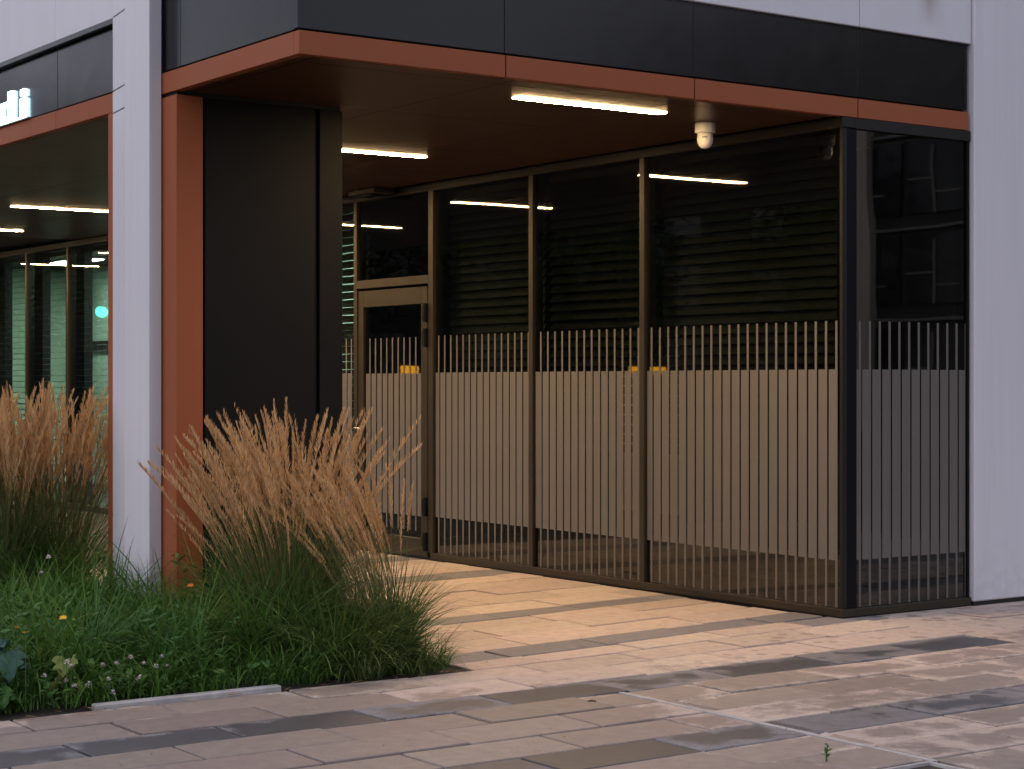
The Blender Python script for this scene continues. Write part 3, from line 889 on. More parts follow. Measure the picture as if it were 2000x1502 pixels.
blind(9.945, 11.165, 0.95, 'lowered venetian blind behind the middle striped pane, tinged teal', 54)
blind(11.245, 12.53, 0.95, 'lowered venetian blind behind the striped pane right beside the door')
blind(13.81, 15.0, 0.95, 'lowered venetian blind behind the pane left of the door, mostly hidden by the black wall')
for k, s in ((2, 'nearest the copper pillar'), (3, 'second from the copper pillar'), (4, 'at the left edge of the photo')):
    a = 15.05 + 1.29 * k
    blind(a + 1.31, a + 2.56, 0.75, 'open blind in the lit far glazing, ' + s, 6)

# ------------------------------------------------------------------ soffit lights
def capsule(hl, r, z0, z1, n=8):
    ring = []
    for k in range(n + 1):
        th = -math.pi / 2 + math.pi * k / n
        ring.append((hl + r * math.cos(th), r * math.sin(th)))
    for k in range(n + 1):
        th = math.pi / 2 + math.pi * k / n
        ring.append((-hl + r * math.cos(th), r * math.sin(th)))
    m = len(ring)
    V = [(x, y, z0) for x, y in ring] + [(x, y, z1) for x, y in ring]
    F = [tuple(range(m - 1, -1, -1)), tuple(range(m, 2 * m))] + [(k, (k + 1) % m, m + (k + 1) % m, m + k) for k in range(m)]
    return V, F
cv = capsule(0.50, 0.050, -0.003, 0.0)
hv = capsule(0.504, 0.055, -0.0015, 0.0)
names = ['nearest the front edge of the canopy', 'second from the front, partly hidden by the black wall', 'third from the front, hidden behind the black wall',
         'seen through the gap left of the white column, right-hand one', 'at the left edge of the photo beyond the white column', 'far down the passage', 'farthest down the passage']
l0 = None
for k in range(7):
    loc = (6.575, 8.525 + 2.633 * k, SOF)
    lb = 'bright warm-white linear ceiling light, ' + names[k]
    if l0 is None:
        l0 = thing('ceiling_light', lb, 'ceiling light', loc, 'linear lights in the canopy soffit')
        mesh_obj('housing', hv[0], hv[1], 'frame', loc, l0)
        mesh_obj('diffuser', cv[0], cv[1], 'lamp', (loc[0], loc[1], SOF - 0.0005), l0)
    else:
        t = thing('ceiling_light', lb, 'ceiling light', loc, 'linear lights in the canopy soffit')
        for ch in list(l0.children):
            c = ch.copy(); COL.objects.link(c); c.parent = t

# ------------------------------------------------------------------ security camera
cc = thing('security_camera', 'white dome security camera hanging from the soffit at the canopy front edge', 'camera', (7.585, 8.69, SOF))
V, F = lathe([(0.060, -0.002), (0.063, -0.010), (0.063, -0.060), (0.058, -0.066)], 24)
mesh_obj('mount', V, F, 'cctv', (7.585, 8.69, SOF), cc)
V, F = lathe([(0.046, -0.0665), (0.049, -0.085), (0.050, -0.105), (0.047, -0.125), (0.038, -0.143), (0.024, -0.156), (0.008, -0.161)], 24)
mesh_obj('dome', V, F, 'cctv', (7.585, 8.69, SOF), cc, smooth=True)
# dark maker's mark (too small to read) on the dome, facing the street
a = math.atan2(-8.69, -7.585)
for q in (-0.30, -0.18, -0.06, 0.06, 0.18):
    th = a + q
    o = box('mark', 7.585 + 0.0495 * math.cos(th) - 0.002, 7.585 + 0.0495 * math.cos(th) + 0.002, 8.69 + 0.0495 * math.sin(th) - 0.0022, 8.69 + 0.0495 * math.sin(th) + 0.0022, SOF - 0.098, SOF - 0.092, 'gasket', cc, 0)

# ------------------------------------------------------------------ illuminated sign (the end of a word: ...di)
sg = thing('illuminated_sign', 'glowing cold-white letter sign on the black fascia at the left edge', 'sign', (FXL - 0.05, 12.2, 3.15))
def letter(parts, name):
    """joined extruded strokes: (y0,y1,z0,z1,depth)"""
    bm = bmesh.new()
    for (y0, y1, z0, z1, d0, d1) in parts:
        r = bmesh.ops.create_cube(bm, size=1.0)
        for v in r['verts']:
            v.co = Vector((FXL + 0.012 - (d0 + (v.co.x + 0.5) * (d1 - d0)), y0 + (v.co.y + 0.5) * (y1 - y0), z0 + (v.co.z + 0.5) * (z1 - z0)))
    for v in bm.verts: v.co -= WL[sg.name]
    me = bpy.data.meshes.new(name); bm.to_mesh(me); bm.free(); me.materials.append(M['sign'])
    o = bpy.data.objects.new(name, me); put(o, WL[sg.name], sg)
    return o
letter([(11.80, 11.895, 3.160, 3.285, 0.0, 0.018), (11.81, 11.885, 3.300, 3.345, 0.0, 0.018)], 'letter')
letter([(12.03, 12.12, 3.160, 3.36, 0.0, 0.018), (12.121, 12.24, 3.160, 3.195, 0.001, 0.017), (12.121, 12.24, 3.262, 3.296, 0.001, 0.017), (12.241, 12.31, 3.161, 3.295, 0.0, 0.018)], 'letter')
letter([(12.40, 12.48, 3.160, 3.296, 0.0, 0.018), (12.481, 12.57, 3.262, 3.295, 0.001, 0.017), (12.571, 12.65, 3.160, 3.28, 0.0, 0.018)], 'letter')
box('letter_rail', FXL - 0.030, FXL - 0.022, 11.80, 13.4, 3.1515, 3.1565, 'sign', sg, 0)
box('backing_rail', FXL - 0.02, FXL + 0.0115, 11.72, 13.4, 3.140, 3.1495, 'steel', sg, 0)

# ------------------------------------------------------------------ reed grass clumps
def plume_meshes(n=16):
    out = []
    for v in range(n):
        segs = 12
        bend = random.uniform(0.05, 0.30)
        H_ = 1.0
        # path: stem from 0..H_ with gentle bend in +x
        path = []
        for i in range(segs + 1):
            s = i / segs
            path.append((bend * s ** 2.4, 0.012 * math.sin(s * 5 + v), H_ * s * (1 - 0.10 * bend * s)))
        pts = np.array(path)
        V, F = tube([tuple(p) for p in pts[:9]], [0.0021] * 9, 3, cap=False)
        V = np.array([tuple(q) for q in V]); F = np.array(F)
        ts = np.full(len(V), random.uniform(0.2, 0.8)); mi = np.zeros(len(F), int)
        # bristles on the upper part
        nb = random.choice((70, 100, 140, 150)); fat = random.uniform(0.6, 1.25); s0 = random.uniform(0.58, 0.72)
        s = rng.uniform(s0, 1.0, nb)
        bp = np.stack([np.interp(s, np.linspace(0, 1, segs + 1), pts[:, k]) for k in range(3)], 1)
        prof = np.sin(np.pi * np.clip((s - s0 + 0.02) / (1.04 - s0), 0, 1)) ** 0.7
        az = rng.uniform(0, 2 * np.pi, nb)
        bv, bq = strips(bp, az, 0.018 + 0.020 * prof, np.full(nb, 0.0038), np.full(nb, 0.07) + 0.24 * fat * prof, np.full(nb, 0.15), 2, profile='leaf')
        bt = rep_tone(np.clip(rng.uniform(0, 0.6, nb) + random.uniform(0, 0.45), 0, 1), 2)
        V2, F2, T2 = join([(V, F, ts), (bv, bq, bt)])
        mi = np.concatenate([np.zeros(len(F), int), np.ones(len(bq), int)])
        me = np_mesh(V2, F2, None, T2, 'plume', mats=['stem', 'plume'], midx=mi)
        out.append(me)
    return out
PL = plume_meshes()
# direction "towards the left of the picture"
LEFT = np.array([-0.817, 0.5765])

def reed_clump(label, x, y, height, nplume, spread, leanvec, leafn, leaflen, tilt=0.30, zvar=0.18):
    t = thing('reed_grass', label, 'ornamental grass', (x, y, 0.0), 'feather reed grass clumps')
    n = leafn
    r = spread * 0.50 * np.sqrt(rng.uniform(0, 1, n)); th = rng.uniform(0, 2 * np.pi, n)
    base = np.stack([r * np.cos(th), r * np.sin(th), np.full(n, 0.0)], 1)
    az = th + rng.normal(0, 0.5, n)
    ln = leaflen * rng.uniform(0.55, 1.15, n)
    lean = rng.uniform(0.0, 0.22, n); curl = rng.uniform(0.2, 1.9, n)
    v, q = strips(base, az, ln, rng.uniform(0.004, 0.0085, n), lean, curl, 6)
    tn = rep_tone(np.clip(rng.beta(1.6, 2.2, n), 0, 1), 6)
    me = np_mesh(v, q, 'grassleaf', tn, 'leaves')
    o = bpy.data.objects.new('leaves', me); put(o, (x, y, 0.0), t); o['kind'] = 'stuff'
    for k in range(nplume):
        rr = spread * math.sqrt(random.random()); ph = random.uniform(0, 2 * math.pi)
        bx, by = rr * 0.45 * math.cos(ph), rr * 0.45 * math.sin(ph)
        lv = np.array([math.cos(ph), math.sin(ph)]) * (rr / spread) * tilt + np.array(leanvec) + rng.normal(0, 0.05 if random.random() < 0.85 else 0.11, 2)
        a = math.hypot(*lv); d = math.atan2(lv[1], lv[0])
        h = height * (1 - zvar * random.random() ** 1.3)
        o = bpy.data.objects.new('plume', random.choice(PL))
        o.scale = (h, h, h) if False else (1, 1, 1)
        put(o, (x + bx, y + by, 0.02), t)
        # scale height only through a uniform factor
        o.scale = (h, h, h)
        o.rotation_euler = (0, math.atan(a), d)
    return t
lv = LEFT
reed_clump('feather reed grass clump at the right, plumes leaning left over the copper pillar', 4.53, 8.48, 1.24, 105, 0.36, (lv * 0.13).tolist(), 620, 0.85, 0.17, 0.34)
reed_clump('tallest feather reed grass clump in front of the black wall panels', 4.76, 8.72, 1.33, 90, 0.26, (lv * 0.03).tolist(), 560, 0.85, 0.14, 0.26)
reed_clump('lower feather reed grass clump at the bed corner, nearest the paving', 4.90, 8.06, 1.06, 90, 0.24, (lv * 0.20).tolist(), 560, 0.56, 0.15, 0.36)
reed_clump('feather reed grass clump left of the white column, beside the copper fin', 4.22, 10.75, 1.43, 105, 0.30, (lv * 0.02).tolist(), 600, 0.98, 0.10, 0.28)
reed_clump('feather reed grass clump left of the white column, in the middle of the left row', 4.00, 10.9, 1.42, 110, 0.30, (lv * 0.03).tolist(), 600, 0.98, 0.11, 0.28)
reed_clump('feather reed grass clump at the left edge of the photo', 3.80, 10.7, 1.40, 100, 0.30, (lv * 0.05).tolist(), 600, 0.95, 0.12, 0.28)
# low leafy grass tufts between the clumps and the paving
def tuft(label, x, y, n, ln, spread, mat='grassleaf', leanv=(0, 0), wid=(0.005, 0.012), name='grass_tuft'):
    r = spread * np.sqrt(rng.uniform(0, 1, n)); th = rng.uniform(0, 2 * np.pi, n)
    base = np.stack([r * np.cos(th), r * np.sin(th), np.zeros(n)], 1)
    az = th + rng.normal(0, 0.7, n)
    v, q = strips(base, az, ln * rng.uniform(0.5, 1.15, n), rng.uniform(*wid, n), rng.uniform(0.1, 0.5, n), rng.uniform(0.6, 2.2, n), 6)
    me = np_mesh(v, q, mat, rep_tone(rng.beta(1.5, 2.0, n), 6), name)
    o = bpy.data.objects.new(name, me); put(o, (x, y, 0.0))
    return tag(o, label, 'grass', 'low grass tufts in the bed')
tuft('arching dark green grass tuft along the front edge below the reed grass', 4.56, 7.98, 520, 0.55, 0.20)
tuft('arching grass tuft at the right corner of the bed, spilling towards the paving', 4.78, 7.90, 420, 0.38, 0.13)
tuft('arching grass tuft left of the reed grass, olive and straw coloured', 4.28, 8.22, 380, 0.60, 0.18)
tuft('small wispy grass tuft at the outermost bed corner on the slab edge', 5.02, 7.77, 160, 0.22, 0.06, 'weed', wid=(0.002, 0.004))

tuft('low overhanging grass along the bed edge, left of the arching tufts', 4.25, 7.84, 260, 0.30, 0.16, 'weed', wid=(0.003, 0.007))
tuft('low overhanging grass along the bed edge, below the arching tufts', 4.58, 7.80, 260, 0.30, 0.15, wid=(0.004, 0.008))
tuft('low overhanging grass along the bed edge, near the outer corner', 4.88, 7.79, 260, 0.28, 0.14, wid=(0.004, 0.008))
# ------------------------------------------------------------------ weeds of the bed
def inbed(n, x0, x1, y0, y1):
    return np.stack([rng.uniform(x0, x1, n), rng.uniform(y0, y1, n), np.zeros(n)], 1)
parts = []
n = 11000
b = inbed(n, 2.0, 5.05, BY0 + 0.03, 10.6)
keep = ~((b[:, 0] > 4.35) & (b[:, 1] > 9.35)) & ~((b[:, 0] > 4.25) & (b[:, 1] > 8.7) & (b[:, 0] > 4.7))
b = b[keep]; n = len(b)
# patchy height
hn = 0.5 + 0.5 * np.sin(b[:, 0] * 4.3 + 1.3 * np.sin(b[:, 1] * 2.9)) * np.cos(b[:, 1] * 3.7 + b[:, 0])
edge = np.clip((b[:, 1] - BY0) / 0.45, 0.30, 1)
ln = (0.20 + 0.28 * hn) * edge * rng.uniform(0.6, 1.4, n) * np.where(b[:, 1] > 8.6, 1.15, 1.0)
az = rng.uniform(0, 2 * np.pi, n)
v, q = strips(b, az, ln, rng.uniform(0.003, 0.009, n), rng.uniform(0.05, 0.5, n), rng.uniform(0.2, 2.0, n), 4)
parts.append((v, q, rep_tone(np.clip(0.55 * rng.uniform(0, 1, n) + 0.45 * hn, 0, 1), 4)))
nc = 330
cb = inbed(nc, 2.0, 5.0, BY0 + 0.05, 10.4)
ck = ~((cb[:, 0] > 4.3) & (cb[:, 1] > 9.3))
cb = cb[ck]; nc = len(cb)
caz = rng.uniform(0, 6.28, nc); ch = rng.uniform(0.24, 0.62, nc) * np.clip((cb[:, 1] - BY0) / 0.4, 0.4, 1); ct = rng.uniform(0.1, 0.9, nc)
m = 38
b = np.repeat(cb, m, 0) + np.concatenate([rng.normal(0, 0.035, (nc * m, 2)), np.zeros((nc * m, 1))], 1)
b[:, 1] = np.maximum(b[:, 1], BY0 + 0.02)
az = np.repeat(caz, m) + rng.normal(0, 0.8, nc * m)
v, q = strips(b, az, np.repeat(ch, m) * rng.uniform(0.6, 1.2, nc * m), rng.uniform(0.004, 0.011, nc * m), rng.uniform(0.05, 0.45, nc * m), rng.uniform(0.4, 2.2, nc * m), 5)
parts.append((v, q, rep_tone(np.clip(np.repeat(ct, m) + rng.normal(0, 0.12, nc * m), 0, 1), 5)))
V_, Q_, T_ = join(parts)
o = bpy.data.objects.new('wild_grass', np_mesh(V_, Q_, 'weed', T_, 'wild_grass')); put(o, (0, 0, 0.01)); tag(o, kind='stuff')
# broad-leaved weeds: stalks with small leaves
parts = []
n = 1500
b = inbed(n, 2.0, 4.9, BY0 + 0.06, 10.4)
keep = ~((b[:, 0] > 4.3) & (b[:, 1] > 9.3)) & ((b[:, 0] < 3.9) | (rng.uniform(0, 1, n) < 0.45))
b = b[keep]; n = len(b)
sh = rng.uniform(0.10, 0.34, n) * np.clip((b[:, 1] - BY0) / 0.4, 0.35, 1) * np.where(b[:, 0] < 3.3, 1.1, 0.9)
saz = rng.uniform(0, 2 * np.pi, n); sl = rng.uniform(0, 0.35, n)
m = 13
lb = np.repeat(b, m, 0); f = np.tile(np.linspace(0.15, 1.0, m), n) * np.repeat(sh, m)
lb[:, 0] += f * np.sin(np.repeat(sl, m)) * np.cos(np.repeat(saz, m)); lb[:, 1] += f * np.sin(np.repeat(sl, m)) * np.sin(np.repeat(saz, m)); lb[:, 2] = f
k = n * m
v, q = strips(lb, rng.uniform(0, 2 * np.pi, k), rng.uniform(0.025, 0.07, k), rng.uniform(0.010, 0.028, k), rng.uniform(0.5, 1.4, k), rng.uniform(0.2, 0.9, k), 3, profile='leaf')
tb = np.clip(np.repeat(rng.uniform(0, 1, n), m) * 0.7 + rng.uniform(0, 0.3, k), 0, 1)
parts.append((v, q, rep_tone(tb, 3)))
v, q = strips(b, saz, sh, np.full(n, 0.0035), sl, np.zeros(n), 2, profile='flat')
parts.append((v, q, rep_tone(rng.uniform(0, 1, n), 2)))
V_, Q_, T_ = join(parts)
o = bpy.data.objects.new('leafy_weeds', np_mesh(V_, Q_, 'weedleaf', T_, 'leafy_weeds')); put(o, (0, 0, 0.01)); tag(o, kind='stuff')

def stalk(x, y, h, lean, az, label, leafn=22, leaflen=0.075, name='tall_weed', width=0.011):
    t = thing(name, label, 'weed', (x, y, 0))
    segs = 8
    path = []
    for i in range(segs + 1):
        s = i / segs
        path.append((h * lean * s ** 1.5 * math.cos(az), h * lean * s ** 1.5 * math.sin(az), h * s))
    V, F = tube(path, [0.004 * (1 - 0.6 * i / segs) for i in range(segs + 1)], 5)
    mesh_obj('stem', V, F, 'weedleaf', (x, y, 0), t, tone=np.full(len(V), 0.25))
    f = np.linspace(0.25, 0.99, leafn)
    pb = np.stack([np.interp(f, np.linspace(0, 1, segs + 1), np.array(path)[:, k]) for k in range(3)], 1)
    v, q = strips(pb, np.arange(leafn) * 2.4 + rng.normal(0, 0.3, leafn), leaflen * rng.uniform(0.6, 1.2, leafn) * (1.15 - 0.6 * f), np.full(leafn, width), rng.uniform(0.5, 1.1, leafn), rng.uniform(0.2, 0.8, leafn), 4, profile='leaf')
    o = bpy.data.objects.new('leaves', np_mesh(v, q, 'weedleaf', rep_tone(rng.uniform(0, 1, leafn), 4), 'leaves')); put(o, (x, y, 0), t)
    return t
aL = math.atan2(LEFT[1], LEFT[0])
stalk(3.98, 9.10, 0.62, 0.32, aL, 'tall narrow-leaved weed leaning left in front of the white column')
stalk(4.02, 9.12, 0.50, 0.25, aL + 0.4, 'shorter narrow-leaved weed close against the foot of the white column')
stalk(3.86, 9.15, 0.55, 0.02, aL, 'upright dark-stemmed weed at the left edge of the white column', 18, 0.05)
stalk(3.95, 9.0, 0.42, 0.1, aL + 2.5, 'bushy narrow-leaved weed below the white column', 30, 0.07)
stalk(4.36, 8.95, 0.50, 0.35, aL, 'bright green leafy weed in front of the copper pillar', 20, 0.11, width=0.02)
stalk(4.42, 8.80, 0.46, 0.40, aL + 0.3, 'bright green leafy weed beside the reed grass foot', 18, 0.10, width=0.02)
# one long blade in front of the column
v, q = strips(np.array([[4.17, 9.12, 0.0]]), np.array([aL]), np.array([0.78]), np.array([0.017]), np.array([0.04]), np.array([0.95]), 10, roll=np.array([0.9]))
o = bpy.data.objects.new('long_grass_blade', np_mesh(v, q, 'weed', np.full(len(v), 0.1), 'long_grass_blade')); put(o, (0, 0, 0)); tag(o, 'single long dark grass blade curving across the white column', 'grass')

# big leaves (burdock-like) at the left front
def leafplant(label, x, y, leaves, mat, name='large_leaf_plant'):
    t = thing(name, label, 'plant', (x, y, 0))
    for (az, h, ln, wd, tl) in leaves:
        # a lobed leaf blade, drooping, on a stalk
        nseg, nw = 14, 6
        V, F = [], []
        for i in range(nseg + 1):
            s = i / nseg
            wv = wd * (math.sin(math.pi * min(1, 0.12 + 0.88 * s)) ** 0.65) * (1 + 0.20 * math.sin(s * 21) + 0.08 * math.sin(s * 47))
            for j in range(nw + 1):
                u = (j / nw - 0.5) * 2
                xx = ln * s; yy = u * wv / 2; zz = -ln * tl * s * s + 0.02 * abs(u) + 0.012 * math.sin(7 * u + 9 * s)
                V.append((xx * math.cos(az) - yy * math.sin(az), xx * math.sin(az) + yy * math.cos(az), h + zz))
        for i in range(nseg):
            for j in range(nw):
                k = i * (nw + 1) + j; F.append((k, k + 1, k + nw + 2, k + nw + 1))
        mesh_obj('leaf', V, F, mat, (x, y, 0), t, tone=[random.random() * 0.3 + 0.35 * random.random() for _ in V], smooth=True)
        SV, SF = tube([(0, 0, 0), (0.01 * math.cos(az), 0.01 * math.sin(az), h)], [0.006, 0.004], 5)
        mesh_obj('stalk', SV, SF, 'weedleaf', (x, y, 0), t, tone=[0.4] * len(SV))
    return t
AF = math.atan2(-0.80, -0.5)
leafplant('large blue-green lobed leaves at the left front of the bed', 2.90, 7.93, [(AF + 0.2, 0.24, 0.16, 0.13, 0.8), (AF + 1.3, 0.19, 0.11, 0.09, 0.5), (AF - 1.0, 0.27, 0.09, 0.08, 0.5), (AF + 2.6, 0.22, 0.12, 0.09, 0.5)], 'bigleaf')
leafplant('yellow-green broad leaves among the white clover near the bed front', 3.14, 7.86, [(AF, 0.19, 0.12, 0.10, 0.6), (AF + 1.0, 0.10, 0.09, 0.08, 0.6), (AF - 0.9, 0.10, 0.10, 0.06, 0.5), (AF + 0.4, 0.07, 0.08, 0.06, 0.5)], 'yleaf')
leafplant('dark green broad leaves at the foot of the bed, far left', 2.80, 7.82, [(AF + 0.5, 0.10, 0.13, 0.11, 0.6), (AF - 0.6, 0.13, 0.12, 0.10, 0.6), (AF + 1.5, 0.08, 0.12, 0.09, 0.5), (AF, 0.05, 0.10, 0.09, 0.3)], 'weedleaf')
leafplant('young broad-leaved sprout at the bed front before the reed grass', 4.34, 7.80, [(AF + 0.5, 0.09, 0.08, 0.045, 0.4), (AF - 0.6, 0.11, 0.08, 0.045, 0.4), (AF + 1.6, 0.12, 0.07, 0.04, 0.4), (AF - 1.6, 0.08, 0.07, 0.04, 0.4)], 'weedleaf', 'young_sprout')

# flowers
def petals(n, r, mat, flat):
    V, F = [], []
    for k in range(n):
        a_ = 2 * math.pi * k / n + random.uniform(-0.2, 0.2)
        if flat: el = random.uniform(0.1, 0.5)
        else: el = random.uniform(-0.3, 1.4)
        d = Vector((math.cos(a_) * math.cos(el), math.sin(a_) * math.cos(el), math.sin(el)))
        s = Vector((-math.sin(a_), math.cos(a_), 0)) * r * 0.28
        m_ = d * r * 0.6
        n0 = len(V)
        V += [Vector((0, 0, 0)), m_ + s, d * r, m_ - s]
        F.append((n0, n0 + 1, n0 + 2, n0 + 3))
    return V, F
FLW = []
for _ in range(3):
    V, F = petals(26, 0.015, 'whiteflower', False)
    me = bpy.data.meshes.new('flower_head'); me.from_pydata([tuple(v) for v in V], [], F); me.materials.append(M['whiteflower']); FLW.append(me)
def flower(x, y, h, label, me, group, name):
    t = thing(name, label, 'flower', (x, y, 0), group)
    V, F = tube([(0, 0, 0), (0.003, 0.002, h)], [0.0022, 0.0016], 4)
    mesh_obj('stem', V, F, 'weedleaf', (x, y, 0), t, tone=[0.5] * len(V))
    o = bpy.data.objects.new('flower_head', me); put(o, (x + 0.003, y + 0.002, h), t)
    o.rotation_euler = (random.uniform(-0.4, 0.4), random.uniform(-0.4, 0.4), random.uniform(0, 6))
WF = [(3.60, 9.30, 0.50), (3.41, 8.90, 0.46), (3.42, 7.85, 0.17), (3.57, 7.85, 0.16), (3.1, 7.75, 0.17), (3.08, 7.75, 0.19), (3.35, 7.84, 0.15), (3.28, 7.83, 0.15), (3.47, 7.82, 0.14), (3.51, 7.78, 0.13), (3.58, 7.81, 0.12), (3.0, 7.81, 0.13), (3.1, 7.81, 0.1), (3.12, 7.76, 0.08), (3.19, 7.79, 0.07), (3.2, 7.79, 0.08), (3.28, 7.83, 0.06), (3.32, 7.86, 0.05), (3.42, 7.85, 0.04), (3.23, 7.81, 0.03), (3.42, 7.79, 0.07), (3.43, 7.77, 0.09), (3.27, 7.74, 0.1), (3.29, 7.74, 0.04)]
for k, (x, y, h) in enumerate(WF):
    lb = 'small white clover flower near the pale kerb strip at the bed front'
    if k == 0: lb = 'pale flower high in the weeds, farthest back on the left'
    if k == 1: lb = 'white flower in the weeds left of the white column, in front of the pale one'
    flower(x, y - 0.03, h + 0.015, lb, FLW[k % 3], 'white clover flowers', 'white_flower')
V, F = petals(11, 0.020, 'yellowflower', True)
mey = bpy.data.meshes.new('flower_head'); mey.from_pydata([tuple(v) for v in V], [], F); mey.materials.append(M['yellowflower'])
meo = mey.copy(); meo.materials.clear(); meo.materials.append(M['orangeflower'])
for (x, y, h), lb in zip([(2.888, 7.80, 0.36), (2.915, 7.77, 0.34), (3.115, 7.85, 0.38), (2.75, 7.70, 0.27)],
                         ['yellow flower, left one of a pair above the blue-green leaves', 'yellow flower, right one of a pair above the blue-green leaves', 'single yellow flower right of the blue-green leaves', 'yellow flower cut by the left edge of the photo']):
    flower(x, y, h, lb, mey, 'yellow flowers', 'yellow_flower')
flower(4.06, 8.55, 0.40, 'single small orange flower in the grass before the copper pillar', meo, None, 'orange_flower')
flower(4.23, 9.1, 0.50, 'tiny orange-yellow flower against the foot of the copper pillar', meo, None, 'orange_flower')
# sprout in the pavement joint
stalk(4.99, 5.03, 0.06, 0.1, 0, 'tiny green sprout growing from a paving joint at the bottom edge', 12, 0.03, 'sprout', 0.012)
n = 160
b = np.stack([rng.uniform(4.3, 5.27, n), rng.uniform(3.9, 4.77, n), np.zeros(n)], 1)
v, q = strips(b, rng.uniform(0, 6.28, n), rng.uniform(0.01, 0.03, n), np.full(n, 0.004), rng.uniform(0.2, 1, n), rng.uniform(0, 1, n), 3)
o = bpy.data.objects.new('moss_tufts', np_mesh(v, q, 'weed', rep_tone(rng.uniform(0, 1, n), 3), 'moss_tufts')); put(o, (0, 0, -0.008)); tag(o, kind='stuff')
# straw and dead leaf bits along the bed edge
n = 150
b = np.stack([rng.uniform(2.6, 5.25, n), BY0 - np.abs(rng.normal(0, 0.11, n)) + 0.0, np.full(n, 0.008)], 1)
v, q = strips(b, rng.uniform(0, 6.28, n), rng.uniform(0.015, 0.07, n), rng.uniform(0.002, 0.007, n), rng.uniform(1.45, 1.6, n), rng.uniform(-0.2, 0.2, n), 2)
v[:, 2] = np.maximum(v[:, 2], 0.007)
o = bpy.data.objects.new('straw_litter', np_mesh(v, q, 'plume', rep_tone(rng.uniform(0, 0.5, n), 2), 'straw_litter')); put(o, (0, 0, 0)); tag(o, kind='stuff')
# grit and tiny leaf crumbs on the slabs
n = 260
b = np.stack([rng.uniform(2.4, 9.5, n), rng.uniform(4.6, 8.6, n), np.full(n, 0.0085)], 1)
b = b[~((b[:, 1] > BY0 - 0.05) & (b[:, 0] < BX + 0.1)) & ~((b[:, 0] > 8.0) & (b[:, 1] > 7.85))]; n = len(b)
v, q = strips(b, rng.uniform(0, 6.28, n), rng.uniform(0.006, 0.022, n), rng.uniform(0.004, 0.010, n), rng.uniform(1.4, 1.6, n), rng.uniform(-0.1, 0.1, n), 2, profile='leaf')
v[:, 2] = np.maximum(v[:, 2], 0.0075)
o = bpy.data.objects.new('grit', np_mesh(v, q, 'stem', rep_tone(rng.uniform(0, 0.4, n), 2), 'grit')); put(o, (0, 0, 0)); tag(o, kind='stuff')
# litter on the paving
def litter(x, y, r, label, mat, name):
    V, F = lathe([(r, 0.002), (r * 0.8, 0.007), (r * 0.3, 0.010)], 9)
    V = [(vx * random.uniform(0.7, 1.25), vy * random.uniform(0.7, 1.25), vz) for vx, vy, vz in V]
    o = mesh_obj(name, V, F, mat, (x, y, 0.0))
    tag(o, label, 'litter')
litter(5.06, 6.56, 0.022, 'small dark clump of dirt on a beige slab in front of the shop', 'soil', 'dirt_clump')
litter(5.33, 6.20, 0.009, 'tiny pale pebble beside the movement joint', 'edging', 'pebble')

# ------------------------------------------------------------------ the surroundings the glass reflects
def tree(x, y, h, r, label, seed):
    rs = np.random.default_rng(seed)
    t = thing('street_tree', label, 'tree', (x, y, -0.2), 'trees around the square')
    path = [(0, 0, 0), (0.05, 0.03, h * 0.25), (-0.04, 0.08, h * 0.5), (0.03, 0, h * 0.8)]
    V, F = tube(path, [0.22, 0.17, 0.12, 0.05], 8)
    tr = mesh_obj('trunk', V, F, 'bark', (x, y, -0.2), t)
    for k in range(5):
        a_ = k * 1.3 + rs.uniform(0, 0.5)
        V, F = tube([(0, 0, h * 0.3 + 0.07 * h * k), (0.5 * r * math.cos(a_), 0.5 * r * math.sin(a_), h * 0.45 + 0.08 * h * k)], [0.07, 0.03], 6)
        mesh_obj('limb', V, F, 'bark', (x, y, -0.2), tr)
    n = 7000
    nc = 46
    cc_ = rs.normal(0, 1, (nc, 3)); cc_ /= np.linalg.norm(cc_, axis=1)[:, None]
    cc_ *= (rs.uniform(0.35, 1, nc) ** 0.5)[:, None]
    cc_[:, 0] *= r; cc_[:, 1] *= r; cc_[:, 2] = h * 0.60 + cc_[:, 2] * h * 0.40
    ci = rs.integers(0, nc, n)
    b = cc_[ci] + rs.normal(0, 0.20 * r, (n, 3))
    b[:, 2] = np.maximum(b[:, 2], h * 0.14)
    v, q = strips(b, rs.uniform(0, 6.28, n), rs.uniform(0.16, 0.32, n), rs.uniform(0.12, 0.22, n), rs.uniform(0.3, 2.4, n), rs.uniform(0, 0.6, n), 2, roll=rs.uniform(-1, 1, n), profile='leaf')
    o = bpy.data.objects.new('crown', np_mesh(v, q, 'treeleaf', rep_tone(np.clip(0.2 + 0.5 * rs.uniform(0, 1, n) + 0.3 * rs.uniform(0, 1, nc)[ci], 0, 1), 2), 'crown'))
    put(o, (x, y, -0.2), t)
side = ['first', 'second', 'third', 'fourth', 'fifth', 'sixth', 'seventh', 'eighth']
for k in range(8):
    tree(-34 + 5.4 * k, 33 + 4.0 * k + 2 * math.sin(k * 2.1), 8.5 + 1.2 * math.sin(k * 1.7), 3.6, 'broad dark street tree across the road to the left, %s in its row' % side[k], 100 + k)
for k, (x, y, h) in enumerate(((27.5, -1.2, 8), (37, -9, 9.5), (40, -34, 10), (43, -40, 11))):
    tree(x, y, h, 2.8, 'tree before the opposite building on the right, ' + ['nearest one', 'second nearest one', 'third one', 'farthest one'][k], 200 + k)
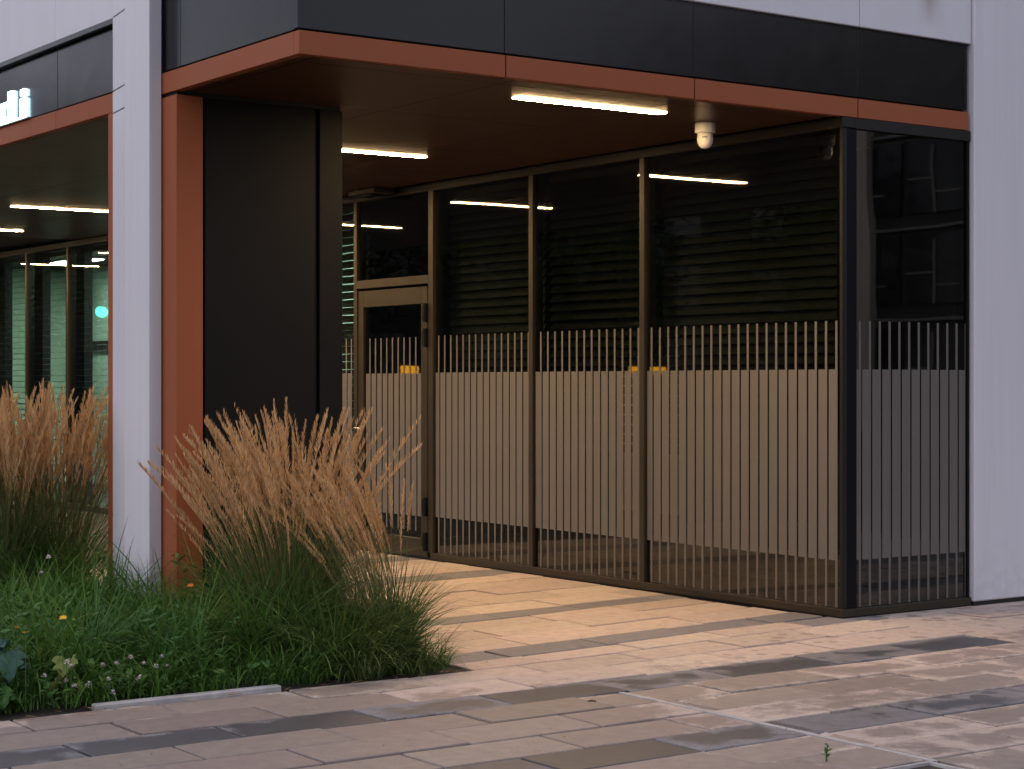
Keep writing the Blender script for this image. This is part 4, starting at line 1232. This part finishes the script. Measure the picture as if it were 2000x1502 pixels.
# opposite building with a window grid
ob = thing('opposite_building', 'dark office block opposite with pale pilasters and a grid of dark windows', 'building', (52, -24, -0.2))
box('wall', 46, 60, -44, -4, -0.2, 16, 'bgdark', ob, 0)
box('pilaster', 45.6, 45.95, -28.75, -27.95, -0.2, 16, 'bgwall', ob, 0)
box('pilaster', 45.6, 45.95, -15.95, -15.15, -0.2, 16, 'bgwall', ob, 0)
for j in range(6):
    box('ledge', 45.8, 45.98, -44, -4, 0.35 + 3.05 * j, 0.45 + 3.05 * j, 'bgbar', ob, 0)
for j in range(5):
    for k in range(12):
        y = -42.5 + 3.2 * k; z = 0.9 + 3.05 * j
        wdo = box('window', 45.90, 45.99, y, y + 2.9, z, z + 2.3, 'bgwin', ob, 0)
        box('glazing_bar', 45.84, 45.895, y + 1.1, y + 1.2, z, z + 2.1, 'bgbar', wdo, 0)
        box('glazing_bar', 45.85, 45.890, y, y + 1.099, z + 1.0, z + 1.06, 'bgbar', wdo, 0)
        box('glazing_bar', 45.85, 45.890, y + 1.201, y + 2.3, z + 0.6, z + 0.66, 'bgbar', wdo, 0)
# dark terrace beyond the trees on the left
ob2 = thing('far_building', 'long dark brick building beyond the row of street trees', 'building', (-20, 75, -0.2))
box('wall', -70, 22, 74, 86, -0.2, 13, 'inwall_dark', ob2, 0)
for j in range(3):
    for k in range(14):
        wdo = box('window', -66 + 6 * k, -63.8 + 6 * k, 73.92, 73.99, 1.5 + 3.8 * j, 3.7 + 3.8 * j, 'bgwin', ob2, 0)
# kiosk lightboxes and signal, reflected in the glazing
def mirror_point(px, py, dist):
    return None
sgl = thing('traffic_light', 'pedestrian signal with a green lamp across the road on the left', 'traffic light', (1.12, 36.0, -0.2))
V, F = tube([(0, 0, 0), (0, 0, 2.6)], [0.06, 0.05], 10)
mesh_obj('pole', V, F, 'blackmatt', (1.12, 36.0, -0.2), sgl)
box('housing', 0.97, 1.27, 35.9, 36.1, 2.4, 3.5, 'blackmatt', sgl, 0.01)
for z, mt in ((3.22, 'gasket'), (2.86, 'green')):
    V, F = lathe([(0.11, 0.0), (0.09, 0.03)], 14)
    mesh_obj('lamp', [(v[0], -v[2], v[1]) for v in V], F, mt, (1.12, 35.899, z), sgl)
for (x, y, wd, lb) in ((-6.4, 36.0, 0.34, 'low yellow lit box on a post by the road, nearer one'), (-13.4, 36.0, 1.0, 'low yellow lit box on a post by the road, farther one')):
    t = thing('lit_box', lb, 'lit box', (x, y, -0.2), 'yellow lit boxes')
    box('post', x - 0.05, x + 0.05, y + 0.02, y + 0.12, -0.2, 1.62, 'blackmatt', t, 0)
    box('panel', x - wd / 2, x + wd / 2, y, y + 0.15, 1.63, 1.81, 'yellow', t, 0.01)
